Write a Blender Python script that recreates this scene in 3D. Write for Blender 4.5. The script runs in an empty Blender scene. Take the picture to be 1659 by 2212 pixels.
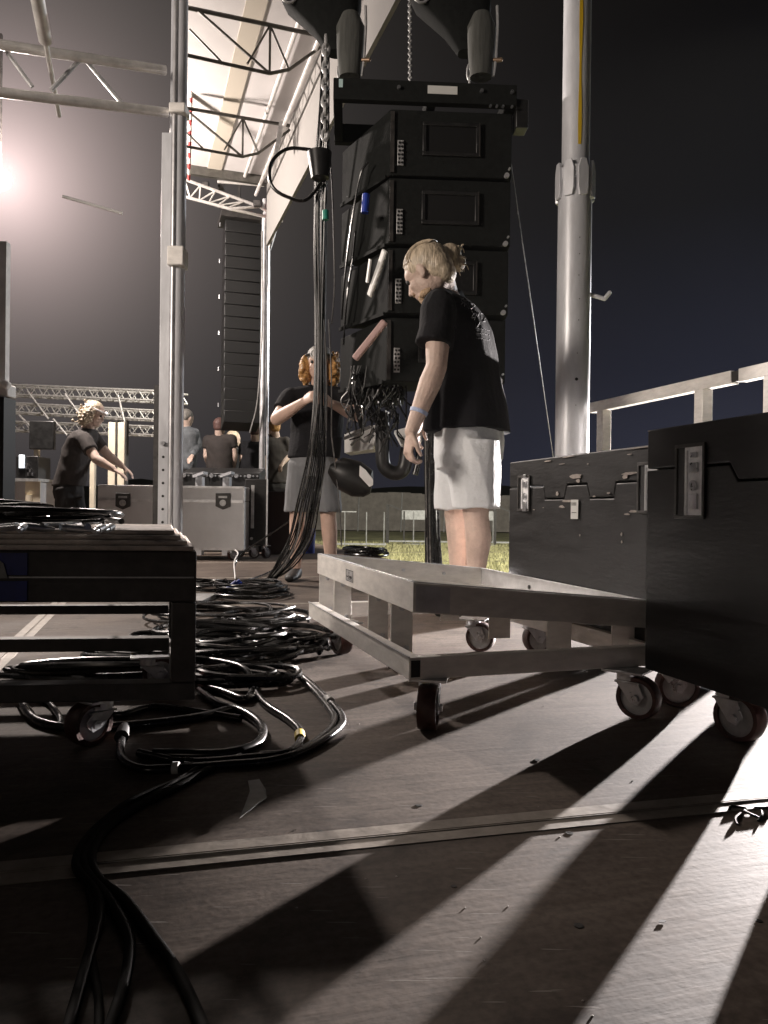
import bpy, math, random
from mathutils import Vector, Matrix, noise
random.seed(7)
V = Vector
C = bpy.context.scene.collection
R_ = math.radians
sc = bpy.context.scene

# ---------------------------------------------------------------- camera
FPX, CX, CY = 1662.0, 829.5, 1106.0
CAM = V((0, 0, 0.5))
RM = Matrix.Rotation(R_(90 - 0.2), 3, 'X') @ Matrix.Rotation(R_(0.7), 3, 'Z')
cd = bpy.data.cameras.new('camera'); cam = bpy.data.objects.new('camera', cd); C.objects.link(cam)
cd.sensor_fit = 'VERTICAL'; cd.sensor_height = 24; cd.lens = 24 * FPX / 2212
cd.clip_start = 0.02; cd.clip_end = 800
cam.matrix_world = Matrix.Translation(CAM) @ RM.to_4x4()
sc.camera = cam
def ray(px, py): return RM @ V(((px - CX) / FPX, -(py - CY) / FPX, -1))
def at(px, py, Y):
    r = ray(px, py); return CAM + r * (Y / r.y)
def fl(px, py, z=0.0):
    r = ray(px, py); return CAM + r * ((z - CAM.z) / r.z)

# ---------------------------------------------------------------- world and light
sc.view_settings.view_transform = 'Standard'; sc.view_settings.look = 'None'
sc.view_settings.exposure = 0; sc.view_settings.gamma = 1
w = bpy.data.worlds.new('World'); sc.world = w; w.use_nodes = True
nt = w.node_tree; nt.nodes.clear()
tc = nt.nodes.new('ShaderNodeTexCoord'); sx = nt.nodes.new('ShaderNodeSeparateXYZ'); cr = nt.nodes.new('ShaderNodeValToRGB')
bg = nt.nodes.new('ShaderNodeBackground'); wo = nt.nodes.new('ShaderNodeOutputWorld')
nt.links.new(tc.outputs['Generated'], sx.inputs[0]); nt.links.new(sx.outputs['Z'], cr.inputs[0])
e = cr.color_ramp.elements
e[0].position = 0.0; e[0].color = (.022, .025, .044, 1)
e[1].position = 0.55; e[1].color = (.0012, .0011, .0012, 1)
m_ = e.new(.17); m_.color = (.0085, .0102, .020, 1)
m_ = e.new(.35); m_.color = (.0022, .0026, .0044, 1)
# lamp glare and haze painted into the sky colour, round the direction of the flood
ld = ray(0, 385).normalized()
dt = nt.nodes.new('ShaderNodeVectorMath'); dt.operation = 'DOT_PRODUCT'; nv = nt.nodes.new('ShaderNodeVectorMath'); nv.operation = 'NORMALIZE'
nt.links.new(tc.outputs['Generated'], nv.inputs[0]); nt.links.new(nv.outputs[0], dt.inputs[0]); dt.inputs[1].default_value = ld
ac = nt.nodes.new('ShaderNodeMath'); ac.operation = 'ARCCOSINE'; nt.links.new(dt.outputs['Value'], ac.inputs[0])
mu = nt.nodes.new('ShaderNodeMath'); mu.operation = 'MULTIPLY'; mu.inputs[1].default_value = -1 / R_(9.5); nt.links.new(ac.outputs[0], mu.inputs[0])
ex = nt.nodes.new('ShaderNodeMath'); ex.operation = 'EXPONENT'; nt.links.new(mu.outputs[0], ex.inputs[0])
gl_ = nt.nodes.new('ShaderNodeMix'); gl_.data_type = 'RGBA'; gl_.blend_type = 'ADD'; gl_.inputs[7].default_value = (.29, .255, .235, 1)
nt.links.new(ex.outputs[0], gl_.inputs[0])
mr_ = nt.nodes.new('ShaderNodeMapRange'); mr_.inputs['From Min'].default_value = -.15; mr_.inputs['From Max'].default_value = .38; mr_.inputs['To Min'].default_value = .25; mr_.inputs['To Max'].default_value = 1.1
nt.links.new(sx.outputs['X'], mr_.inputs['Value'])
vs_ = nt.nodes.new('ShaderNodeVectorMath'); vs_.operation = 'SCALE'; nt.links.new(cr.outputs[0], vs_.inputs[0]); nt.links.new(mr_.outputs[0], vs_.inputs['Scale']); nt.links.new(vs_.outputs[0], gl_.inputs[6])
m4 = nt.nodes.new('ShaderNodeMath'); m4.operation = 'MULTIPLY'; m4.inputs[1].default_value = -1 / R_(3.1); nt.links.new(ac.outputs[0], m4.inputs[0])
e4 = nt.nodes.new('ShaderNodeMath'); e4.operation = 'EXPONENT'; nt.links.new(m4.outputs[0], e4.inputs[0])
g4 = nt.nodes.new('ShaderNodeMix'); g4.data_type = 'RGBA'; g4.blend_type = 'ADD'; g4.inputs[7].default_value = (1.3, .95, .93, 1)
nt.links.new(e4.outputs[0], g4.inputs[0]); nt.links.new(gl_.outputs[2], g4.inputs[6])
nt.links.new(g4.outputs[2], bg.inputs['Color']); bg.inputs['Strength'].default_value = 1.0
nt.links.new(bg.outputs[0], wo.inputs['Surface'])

def lamp(name, kind, loc, energy, color, radius=.05, aim=None, spot=None, blend=.3):
    l = bpy.data.lights.new(name, kind); l.energy = energy; l.color = color
    if kind in ('POINT', 'SPOT'): l.shadow_soft_size = radius
    if kind == 'SPOT': l.spot_size = R_(spot); l.spot_blend = blend
    o = bpy.data.objects.new(name, l); C.objects.link(o); o.location = loc
    if aim is not None: o.rotation_euler = (V(aim) - V(loc)).to_track_quat('-Z', 'Y').to_euler()
    return o
LP = at(2, 388, 7.4)                       # the flood that flares at the left edge
lamp('flood_left', 'POINT', LP + V((.10, -.12, 0)), 1150, (1, .88, .80), .10)
RP = V((5.55, 8.4, .50))                     # low flood off the right side of the stage
lamp('flood_right', 'SPOT', RP, 38000, (1, .92, .89), .05, aim=(.35, 2.1, -.1), spot=31, blend=.95)
lamp('flood_right_high', 'SPOT', (13.5, 22, 6.5), 6500, (.95, .97, 1), .2, aim=(.5, 4, .8), spot=40, blend=.5)
lamp('flood_field', 'SPOT', (5, 9, 8), 15000, (1, .96, .82), .3, aim=(2.0, 20, -.6), spot=100, blend=.4)
lamp('fill_spot_left', 'SPOT', (-4.5, .6, 2.7), 1000, (1, .87, .76), .55, aim=(.1, 4.7, 1.25), spot=58, blend=.6)  # added fill spot, unseen, brightens the people and the dolly
lamp('fill_behind', 'POINT', (-1.6, -2.6, .95), 13, (1, .84, .70), .35)  # added weak fill behind the camera, lifts faces turned to the viewer

# ---------------------------------------------------------------- materials
def mat(name, col, rough=.5, metal=0, nscale=0, namt=.25, bump=0, bscale=60, bdist=.01, emis=None, estr=0, spec=None, rvar=0, stretch=None, coat=0):
    m = bpy.data.materials.new(name); m.use_nodes = True
    n = m.node_tree; p = n.nodes['Principled BSDF']
    p.inputs['Base Color'].default_value = (*col, 1); p.inputs['Roughness'].default_value = rough
    p.inputs['Metallic'].default_value = metal
    if spec is not None: p.inputs['Specular IOR Level'].default_value = spec
    if coat: p.inputs['Coat Weight'].default_value = coat
    if emis: p.inputs['Emission Color'].default_value = (*emis, 1); p.inputs['Emission Strength'].default_value = estr
    if nscale or bump:
        t = n.nodes.new('ShaderNodeTexCoord'); mp = n.nodes.new('ShaderNodeMapping')
        n.links.new(t.outputs['Object'], mp.inputs[0])
        if stretch: mp.inputs['Scale'].default_value = stretch
    if nscale:
        x = n.nodes.new('ShaderNodeTexNoise'); x.inputs['Scale'].default_value = nscale; x.inputs['Detail'].default_value = 8
        x.inputs['Roughness'].default_value = .65
        n.links.new(mp.outputs[0], x.inputs['Vector'])
        r = n.nodes.new('ShaderNodeValToRGB'); r.color_ramp.elements[0].position = .32; r.color_ramp.elements[1].position = .68
        a = [max(0, c * (1 - namt)) for c in col]; b = [min(1, c * (1 + namt)) for c in col]
        r.color_ramp.elements[0].color = (*a, 1); r.color_ramp.elements[1].color = (*b, 1)
        n.links.new(x.outputs['Fac'], r.inputs[0]); n.links.new(r.outputs[0], p.inputs['Base Color'])
        mr = n.nodes.new('ShaderNodeMapRange'); mr.inputs['To Min'].default_value = max(.02, rough - .12 - rvar); mr.inputs['To Max'].default_value = min(1, rough + .12 + rvar)
        n.links.new(x.outputs['Fac'], mr.inputs['Value']); n.links.new(mr.outputs[0], p.inputs['Roughness'])
    if bump:
        y = n.nodes.new('ShaderNodeTexNoise'); y.inputs['Scale'].default_value = bscale; y.inputs['Detail'].default_value = 5
        n.links.new(mp.outputs[0], y.inputs['Vector'])
        b = n.nodes.new('ShaderNodeBump'); b.inputs['Strength'].default_value = bump; b.inputs['Distance'].default_value = bdist
        n.links.new(y.outputs['Fac'], b.inputs['Height']); n.links.new(b.outputs[0], p.inputs['Normal'])
    return m
M = {}
M['alu'] = mat('brushed_aluminium', (.62, .62, .63), .38, .6, 9, .22, .12, 40)
M['cable_matte'] = mat('dull_black_cable_jacket', (.010, .009, .008), .75, 0, 30, .4, spec=.12)
M['seam'] = mat('dirty_aluminium_trim', (.27, .235, .20), .6, .1, 20, .3, .05, 40)
M['cart'] = mat('dusty_black_steel', (.060, .054, .050), .6, 0, 16, .4, .1, 60)
M['alu_dull'] = mat('dull_aluminium', (.76, .735, .70), .5, .1, 14, .14, .05, 40, stretch=(1, 1, 3))
M['galv'] = mat('galvanised_steel', (.42, .42, .42), .45, .45, 22, .3, .1, 60)
M['mast'] = mat('worn_mast_aluminium', (.60, .61, .64), .38, .18, 7, .22, .15, 18, stretch=(1, 1, .25))
M['truss'] = mat('truss_aluminium', (.62, .60, .58), .42, .4, 12, .2)
M['truss_dark'] = mat('dull_truss_steel', (.10, .095, .085), .5, .6, 12, .3)
M['black_metal'] = mat('black_painted_steel', (.034, .031, .029), .5, .1, 18, .5, .15, 70)
M['black_wood'] = mat('black_painted_plywood', (.011, .0105, .0105), .52, 0, 7, .5, .08, 30, stretch=(1, 1, 4), rvar=.1, spec=.35)
M['black_plastic'] = mat('black_plastic', (.015, .015, .015), .42, 0, 20, .4)
M['cabinet'] = mat('black_textured_cabinet', (.010, .011, .0105), .85, 0, 30, .3, .15, 160, spec=.12)
M['recess'] = mat('recess_black', (.006, .006, .006), .5)
M['rubber'] = mat('brown_black_rubber_wheel', (.045, .016, .012), .5, 0, 25, .4, .15, 60)
M['chrome'] = mat('zinc_plate', (.62, .63, .65), .3, .9, 25, .2, .1, 60)
M['cable'] = mat('black_cable_jacket', (.006, .006, .006), .25, 0, 30, .3, spec=.6)
M['cable_grey'] = mat('grey_cable_jacket', (.16, .155, .15), .3, 0, 30, .3)
M['blue'] = mat('blue_connector', (.02, .05, .35), .35)
M['dish'] = mat('bright_dish_steel', (.88, .90, .94), .3, 0, 30, .2)
M['white'] = mat('white_paint', (.72, .71, .70), .55, 0, 10, .12)
M['trunk'] = mat('pale_laminate_trunk', (.56, .565, .58), .5, 0, 3, .1, .05, 60)
M['cream'] = mat('cream_panel', (.78, .70, .55), .55, 0, 6, .15)
M['tape'] = mat('peeling_grey_tape', (.20, .20, .19), .5, 0, 20, .35)
M['skin'] = mat('skin', (.54, .405, .34), .55, 0, 16, .16, .3, 110)
M['skin_pale'] = mat('pale_skin', (.60, .42, .34), .5, 0, 10, .1, .12, 90)
M['shirt'] = mat('black_cotton', (.011, .011, .013), .9, 0, 12, .3, .3, 60, spec=.2)
M['shirt_brown'] = mat('dark_brown_cotton', (.030, .024, .022), .85, 0, 12, .3, .6, 9)
M['shirt_grey'] = mat('grey_work_jacket', (.10, .11, .12), .8, 0, 12, .4, .6, 14)
M['shorts'] = mat('pale_cotton_shorts', (.66, .68, .70), .8, 0, 4, .05, .4, 60)
M['shorts_grey'] = mat('grey_shorts', (.17, .175, .185), .8, 0, 6, .15, .9, 8)
M['trousers'] = mat('black_trousers', (.014, .012, .012), .85, 0, 6, .3, .5, 9)
M['print'] = mat('faded_white_shirt_print', (.13, .13, .14), .8, 0, 40, .6)
M['hair_blond'] = mat('blond_hair', (.46, .38, .28), .4, 0, 60, .4, .6, 120, stretch=(1, 1, .2))
M['hair_ginger'] = mat('ginger_hair', (.42, .22, .07), .5, 0, 60, .5, .8, 90)
M['hair_grey'] = mat('grey_hair', (.17, .16, .145), .55, 0, 60, .3, .5, 120)
M['hair_dark'] = mat('cropped_brown_hair', (.10, .052, .045), .6, 0, 80, .3, .4, 140)
M['beard'] = mat('fair_beard', (.42, .29, .18), .6, 0, 80, .4, .7, 140)
M['shoe'] = mat('black_shoe', (.012, .012, .012), .5)
M['fabric'] = mat('white_roof_tarpaulin', (.50, .48, .475), .6, 0, 2, .05, .08, 6)
M['dark_roof'] = mat('grey_roof_tarpaulin', (.16, .145, .14), .8, 0, 1.2, .15, .3, 3)
M['red_strap'] = mat('red_webbing', (.38, .03, .03), .7)
M['yellow'] = mat('yellow_sleeve', (.55, .36, .01), .6)
M['barrier'] = mat('dull_barrier_steel', (.36, .36, .36), .5, .3, 9, .3)
M['scrim'] = mat('grey_fence_scrim', (.20, .18, .165), .9, 0, 3, .25)
M['screen'] = mat('lit_screen', (.8, .85, .9), .4, emis=(.85, .93, 1), estr=1.1)
M['lens'] = mat('flood_lamp_lens', (1, 1, 1), .4, emis=(1, .86, .82), estr=60)
M['bluelit'] = mat('painted_blue_light', (.01, .02, .16), .5, 0, 10, .3)
M['wristband'] = mat('pale_blue_wristband', (.35, .42, .6), .6)
M['treadboard'] = mat('worn_brown_rubber_mat', (.46, .40, .355), .8, 0, 18, .3, .3, 60)
M['label'] = mat('white_label', (.62, .62, .60), .6)
M['ink'] = mat('dark_ink', (.03, .03, .03), .7)
M['chip'] = mat('bare_plywood_chip', (.34, .30, .27), .8, 0, 50, .3)

def deck_mat():
    m = bpy.data.materials.new('worn_plywood_deck'); m.use_nodes = True
    n = m.node_tree; p = n.nodes['Principled BSDF']
    t = n.nodes.new('ShaderNodeTexCoord'); mp = n.nodes.new('ShaderNodeMapping')
    mp.inputs['Rotation'].default_value = (0, 0, R_(-16)); n.links.new(t.outputs['Object'], mp.inputs[0])
    st = n.nodes.new('ShaderNodeMapping'); st.inputs['Scale'].default_value = (2.2, 26, 1); n.links.new(mp.outputs[0], st.inputs[0])
    g = n.nodes.new('ShaderNodeTexNoise'); g.inputs['Scale'].default_value = 1.5; g.inputs['Detail'].default_value = 9; g.inputs['Roughness'].default_value = .6
    n.links.new(st.outputs[0], g.inputs[0])
    b = n.nodes.new('ShaderNodeTexNoise'); b.inputs['Scale'].default_value = 2.6; b.inputs['Detail'].default_value = 7; b.inputs['Roughness'].default_value = .6
    n.links.new(mp.outputs[0], b.inputs[0])
    f = n.nodes.new('ShaderNodeTexNoise'); f.inputs['Scale'].default_value = 90; f.inputs['Detail'].default_value = 6; n.links.new(mp.outputs[0], f.inputs[0])
    r1 = n.nodes.new('ShaderNodeValToRGB'); r1.color_ramp.elements[0].position = .3; r1.color_ramp.elements[1].position = .72
    r1.color_ramp.elements[0].color = (.092, .071, .057, 1); r1.color_ramp.elements[1].color = (.160, .130, .108, 1)
    n.links.new(g.outputs['Fac'], r1.inputs[0])
    r2 = n.nodes.new('ShaderNodeValToRGB'); r2.color_ramp.elements[0].position = .35; r2.color_ramp.elements[1].position = .65
    r2.color_ramp.elements[0].color = (.62, .58, .56, 1); r2.color_ramp.elements[1].color = (1.15, 1.12, 1.1, 1)
    n.links.new(b.outputs['Fac'], r2.inputs[0])
    mx = n.nodes.new('ShaderNodeMix'); mx.data_type = 'RGBA'; mx.blend_type = 'MULTIPLY'; mx.inputs[0].default_value = 1
    n.links.new(r1.outputs[0], mx.inputs[6]); n.links.new(r2.outputs[0], mx.inputs[7])
    r3 = n.nodes.new('ShaderNodeValToRGB'); r3.color_ramp.elements[0].position = .3; r3.color_ramp.elements[1].position = .6
    r3.color_ramp.elements[0].color = (.7, .7, .7, 1); r3.color_ramp.elements[1].color = (1.05, 1.05, 1.05, 1)
    n.links.new(f.outputs['Fac'], r3.inputs[0])
    m2 = n.nodes.new('ShaderNodeMix'); m2.data_type = 'RGBA'; m2.blend_type = 'MULTIPLY'; m2.inputs[0].default_value = 1
    n.links.new(mx.outputs[2], m2.inputs[6]); n.links.new(r3.outputs[0], m2.inputs[7])
    # grime patches and pale scratches
    gq = n.nodes.new('ShaderNodeTexNoise'); gq.inputs['Scale'].default_value = 5.5; gq.inputs['Detail'].default_value = 10; gq.inputs['Roughness'].default_value = .72; gq.inputs['Distortion'].default_value = .6; n.links.new(mp.outputs[0], gq.inputs[0])
    r4 = n.nodes.new('ShaderNodeValToRGB'); r4.color_ramp.elements[0].position = .36; r4.color_ramp.elements[1].position = .50
    r4.color_ramp.elements[0].color = (.45, .42, .40, 1); r4.color_ramp.elements[1].color = (1, 1, 1, 1); n.links.new(gq.outputs['Fac'], r4.inputs[0])
    m3 = n.nodes.new('ShaderNodeMix'); m3.data_type = 'RGBA'; m3.blend_type = 'MULTIPLY'; m3.inputs[0].default_value = .8; n.links.new(m2.outputs[2], m3.inputs[6]); n.links.new(r4.outputs[0], m3.inputs[7])
    last = m3
    for (ang, sx_, sy_, thr) in ((25, 3.0, 60, .71), (-50, 4, 70, .72), (80, 3.5, 60, .72)):
        mq = n.nodes.new('ShaderNodeMapping'); mq.inputs['Rotation'].default_value = (0, 0, R_(ang)); mq.inputs['Scale'].default_value = (sx_, sy_, 1); n.links.new(t.outputs['Object'], mq.inputs[0])
        tq = n.nodes.new('ShaderNodeTexNoise'); tq.inputs['Scale'].default_value = 2.2; tq.inputs['Detail'].default_value = 2; n.links.new(mq.outputs[0], tq.inputs[0])
        rq = n.nodes.new('ShaderNodeValToRGB'); rq.color_ramp.elements[0].position = thr; rq.color_ramp.elements[1].position = thr + .012; n.links.new(tq.outputs['Fac'], rq.inputs[0])
        mm_ = n.nodes.new('ShaderNodeMix'); mm_.data_type = 'RGBA'; mm_.inputs[7].default_value = (.20, .175, .155, 1); n.links.new(rq.outputs[0], mm_.inputs[0]); n.links.new(last.outputs[2], mm_.inputs[6]); last = mm_
    n.links.new(last.outputs[2], p.inputs['Base Color'])
    rr = n.nodes.new('ShaderNodeMapRange'); rr.inputs['To Min'].default_value = .55; rr.inputs['To Max'].default_value = .9; p.inputs['Specular IOR Level'].default_value = .3
    n.links.new(b.outputs['Fac'], rr.inputs['Value']); n.links.new(rr.outputs[0], p.inputs['Roughness'])
    ad = n.nodes.new('ShaderNodeMath'); ad.operation = 'ADD'; n.links.new(g.outputs['Fac'], ad.inputs[0])
    ml = n.nodes.new('ShaderNodeMath'); ml.operation = 'MULTIPLY'; ml.inputs[1].default_value = .35; n.links.new(f.outputs['Fac'], ml.inputs[0]); n.links.new(ml.outputs[0], ad.inputs[1])
    bp = n.nodes.new('ShaderNodeBump'); bp.inputs['Strength'].default_value = .13; bp.inputs['Distance'].default_value = .0035
    n.links.new(ad.outputs[0], bp.inputs['Height']); n.links.new(bp.outputs[0], p.inputs['Normal'])
    return m
M['deck'] = deck_mat()
M['grass'] = mat('dry_grass', (.20, .195, .10), .9, 0, 1.3, .6, .8, 30)

# ---------------------------------------------------------------- mesh helpers
OFF = {}
class MB:
    def __init__(s): s.v = []; s.f = []
    def add(s, vs, fs):
        k = len(s.v); s.v += [V(q) for q in vs]; s.f += [[k + i for i in f] for f in fs]; return s
    def obox(s, o, a, b, c):
        o, a, b, c = V(o), V(a), V(b), V(c)
        if a.cross(b).dot(c) < 0: a, b = b, a
        return s.add([o, o + a, o + a + b, o + b, o + c, o + a + c, o + a + b + c, o + b + c],
                     [(0, 3, 2, 1), (4, 5, 6, 7), (0, 1, 5, 4), (1, 2, 6, 5), (2, 3, 7, 6), (3, 0, 4, 7)])
    def box(s, c, sz, ax=None):
        ax = ax or (V((1, 0, 0)), V((0, 1, 0)), V((0, 0, 1)))
        a, b, d = ax[0] * sz[0], ax[1] * sz[1], ax[2] * sz[2]
        return s.obox(V(c) - (a + b + d) / 2, a, b, d)
    def cyl(s, p, q, r, r2=None, n=14):
        p, q = V(p), V(q); r2 = r if r2 is None else r2
        d = (q - p).normalized(); u = d.orthogonal().normalized(); w_ = d.cross(u)
        vs = []
        for (c, rr) in ((p, r), (q, r2)):
            for i in range(n):
                t = 2 * math.pi * i / n; vs.append(c + (u * math.cos(t) + w_ * math.sin(t)) * rr)
        fs = [(i, (i + 1) % n, n + (i + 1) % n, n + i) for i in range(n)] + [tuple(range(n))[::-1], tuple(range(n, 2 * n))]
        return s.add(vs, fs)
    def bar(s, p, q, w_, h, up=V((0, 0, 1))):
        p, q = V(p), V(q); d = (q - p); x = d.cross(up).normalized(); y = x.cross(d).normalized()
        return s.obox(p - x * w_ / 2 - y * h / 2, d, x * w_, y * h)
    def ell(s, c, r, ax=None, n=12, m=8):
        ax = ax or (V((1, 0, 0)), V((0, 1, 0)), V((0, 0, 1)))
        if isinstance(r, (int, float)): r = (r, r, r)
        c = V(c); vs = [c + ax[2] * r[2]]
        for j in range(1, m):
            ph = math.pi * j / m
            for i in range(n):
                t = 2 * math.pi * i / n
                vs.append(c + ax[0] * r[0] * math.sin(ph) * math.cos(t) + ax[1] * r[1] * math.sin(ph) * math.sin(t) + ax[2] * r[2] * math.cos(ph))
        vs.append(c - ax[2] * r[2]); L = len(vs) - 1
        fs = [(0, 1 + i, 1 + (i + 1) % n) for i in range(n)]
        for j in range(m - 2):
            for i in range(n):
                a = 1 + j * n; fs.append((a + i, a + n + i, a + n + (i + 1) % n, a + (i + 1) % n))
        a = 1 + (m - 2) * n; fs += [(a + i, L, a + (i + 1) % n) for i in range(n)]
        return s.add(vs, fs)
    def cap(s, p, q, r, r2=None, n=12):
        r2 = r if r2 is None else r2
        s.cyl(p, q, r, r2, n); s.ell(p, r, n=n); s.ell(q, r2, n=n); return s
    def tube(s, pts, r, n=8, closed=False):
        pts = [V(p) for p in pts]; N = len(pts); vs = []; u = None
        for i, p in enumerate(pts):
            if closed: d = pts[(i + 1) % N] - pts[i - 1]
            else: d = pts[min(i + 1, N - 1)] - pts[max(i - 1, 0)]
            if d.length < 1e-9: d = V((0, 0, 1))
            d.normalize()
            if u is None: u = d.orthogonal().normalized()
            else:
                u = u - d * u.dot(d); u = u.normalized() if u.length > 1e-6 else d.orthogonal().normalized()
            w_ = d.cross(u); rr = r[i] if isinstance(r, (list, tuple)) else r
            for k in range(n):
                t = 2 * math.pi * k / n; vs.append(p + (u * math.cos(t) + w_ * math.sin(t)) * rr)
        fs = []
        for i in range(N if closed else N - 1):
            a, b = i * n, ((i + 1) % N) * n
            for k in range(n): fs.append((a + k, a + (k + 1) % n, b + (k + 1) % n, b + k))
        if not closed: fs += [tuple(range(n))[::-1], tuple(range((N - 1) * n, N * n))]
        return s.add(vs, fs)
    def prism(s, poly, ext):
        poly = [V(p) for p in poly]; ext = V(ext); n = len(poly)
        nrm = sum(((poly[i] - poly[0]).cross(poly[(i + 1) % n] - poly[0]) for i in range(n)), V((0, 0, 0)))
        if nrm.dot(ext) < 0: poly = poly[::-1]
        return s.add(poly + [p + ext for p in poly], [tuple(range(n))[::-1], tuple(range(n, 2 * n))] + [(i, (i + 1) % n, n + (i + 1) % n, n + i) for i in range(n)])
    def loft(s, rings, n=20, pw=1.0):
        vs = []
        for (c, a, b) in rings:
            c, a, b = V(c), V(a), V(b)
            for k in range(n):
                t = 2 * math.pi * k / n; ct, st = math.cos(t), math.sin(t)
                vs.append(c + a * (abs(ct) ** pw) * (1 if ct >= 0 else -1) + b * (abs(st) ** pw) * (1 if st >= 0 else -1))
        fs = []
        for i in range(len(rings) - 1):
            for k in range(n): fs.append((i * n + k, i * n + (k + 1) % n, (i + 1) * n + (k + 1) % n, (i + 1) * n + k))
        L = (len(rings) - 1) * n; fs += [tuple(range(n))[::-1], tuple(range(L, L + n))]
        return s.add(vs, fs)
    def build(s, name, m, parent=None, smooth=True, bevel=0, world=True, remesh=0, smooth_it=0):
        off = OFF.get(parent.name, V((0, 0, 0))) if (parent and world) else V((0, 0, 0))
        me = bpy.data.meshes.new(name); me.from_pydata([tuple(q - off) for q in s.v], [], s.f)
        o = bpy.data.objects.new(name, me); C.objects.link(o)
        me.materials.append(M[m] if isinstance(m, str) else m)
        if remesh:
            md = o.modifiers.new('r', 'REMESH'); md.mode = 'VOXEL'; md.voxel_size = remesh; md.use_smooth_shade = True
            if smooth_it: sm = o.modifiers.new('s', 'SMOOTH'); sm.iterations = smooth_it; sm.factor = .5
            dg = bpy.context.evaluated_depsgraph_get(); ev = o.evaluated_get(dg)
            nm = bpy.data.meshes.new_from_object(ev); o.modifiers.clear(); o.data = nm; nm.name = name
            bpy.data.meshes.remove(me); me = nm
            if not me.materials: me.materials.append(M[m] if isinstance(m, str) else m)
        if bevel:
            b = o.modifiers.new('bevel', 'BEVEL'); b.width = bevel; b.segments = 2; b.limit_method = 'ANGLE'
        if smooth:
            me.shade_smooth()
            if not remesh: me.set_sharp_from_angle(angle=R_(38))
        if parent: o.parent = parent; OFF[o.name] = OFF.get(parent.name, V((0, 0, 0)))
        return o
def folds(o, amp, sc_, seed=0, diag=0.0):
    me = o.data; me.update(); ns = [v.normal.copy() for v in me.vertices]
    for v, n_ in zip(me.vertices, ns):
        p = v.co; q = V(((p.x + p.z * diag) * sc_[0], (p.y - p.z * diag) * sc_[1], p.z * sc_[2])) + V((seed, 0, 0))
        f_ = 1 - abs(noise.noise(q)) * 2.2; g_ = noise.noise(q * 2.3 + V((5, 0, 0)))
        v.co = p + n_ * amp * (f_ * .7 + g_ * .35 - .4)
    me.update(); return o
def tag(o, label=None, cat=None, group=None, kind=None):
    if label: o['label'] = label
    if cat: o['category'] = cat
    if group: o['group'] = group
    if kind: o['kind'] = kind
    return o
def thing(name, loc, label, cat, group=None):
    o = bpy.data.objects.new(name, None); C.objects.link(o); o.location = loc; o.empty_display_size = .1
    OFF[o.name] = V(loc); return tag(o, label, cat, group)
def one(mb, name, m, label, cat, group=None, **k): return tag(mb.build(name, m, None, **k), label, cat, group)
def copy_tree(o, parent=None):
    c = o.copy(); C.objects.link(c)
    if parent: c.parent = parent
    for ch in list(o.children): copy_tree(ch, c)
    return c
def place(proto, parent, loc, rz=0, scale=None):
    """copy a part (with its sub-parts) onto a thing"""
    c = copy_tree(proto, parent); c.location = V(loc) - OFF[parent.name]; c.rotation_euler = (0, 0, rz)
    if scale: c.scale = (scale,) * 3
    return c
def crom(pts, k=8):
    pts = [V(p) for p in pts]; out = []; P = [pts[0] * 2 - pts[1]] + pts + [pts[-1] * 2 - pts[-2]]
    for i in range(1, len(P) - 2):
        for j in range(k):
            t = j / k; a, b, c, d = P[i - 1], P[i], P[i + 1], P[i + 2]
            out.append(.5 * ((2 * b) + (c - a) * t + (2 * a - 5 * b + 4 * c - d) * t * t + (3 * b - a - 3 * c + d) * t ** 3))
    out.append(pts[-1]); return out
Z = V((0, 0, 1))
SA = V((math.cos(R_(17.5)), math.sin(R_(17.5)), 0))     # stage axis to the right
SB = V((-SA.y, SA.x, 0))                                # stage axis away from the camera
AX = (SA, SB, Z)

# ================================================================ setting
g = MB(); g.add([(-350, -60, -.6), (350, -60, -.6), (350, 600, -.6), (-350, 600, -.6)], [(0, 1, 2, 3)])
tag(g.build('ground', 'grass', smooth=False), kind='structure')
# grass blades on the lit strip
gb = MB(); rg = random.Random(3)
for i in range(26000):
    y = 9.5 + 16 * rg.random() ** .8; x = rg.uniform(-.12, .40) * y + rg.uniform(-.3, .3); h = rg.uniform(.03, .09) * (1 + .5 * noise.noise(V((x, y, 0)) * .8))
    a = rg.uniform(0, 6.28); dx, dy = math.cos(a) * .012, math.sin(a) * .012; l = rg.uniform(-.03, .03)
    k = len(gb.v); gb.v += [V((x - dx, y - dy, -.6)), V((x + dx, y + dy, -.6)), V((x + l, y + l * .5, -.6 + h))]; gb.f.append([k, k + 1, k + 2])
gm = mat('grass_blades', (.38, .36, .19), .8, 0, 3, .5)
tag(gb.build('grass', gm, smooth=False), label='short dry grass lit yellow behind the stage deck', cat='grass', kind='stuff')
# deck: right edge runs along SB through E0
E0 = V((-.55, 9.66, 0))
def deckpt(a, b, z=0): return E0 + SA * a + SB * b + Z * z
d = MB(); d.obox(deckpt(-14, -14, -.12), SA * 14, SB * 22, Z * .12)
dk = tag(d.build('stage_deck', 'deck', smooth=False), kind='structure')
d = MB(); d.obox(deckpt(-14, -14, -.6), SA * 13.9, SB * 21.9, Z * .47)
tag(d.build('stage_substructure', 'black_metal', smooth=False), kind='structure')
OFF[dk.name] = V((0, 0, 0))
s1a, s1b = fl(-60, 1893), fl(1900, 1702)
sd = (s1b - s1a).normalized(); sn = V((-sd.y, sd.x, 0))
def seam(p, q, wd, nm='seam_trim'):
    b = MB(); dd = (q - p).normalized(); nn = V((-dd.y, dd.x, 0)); L = (q - p)
    for k, (o, w2, h) in enumerate(((-wd / 2, wd * .44, .0014), (wd * .06, wd * .44, .0014), (-wd * .06, wd * .04, .0026), (wd * .015, wd * .04, .0026))):
        b.obox(p + nn * o + Z * .0, L, nn * w2, Z * h)
    return b.build(nm, 'seam', dk, bevel=.0004)
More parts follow.
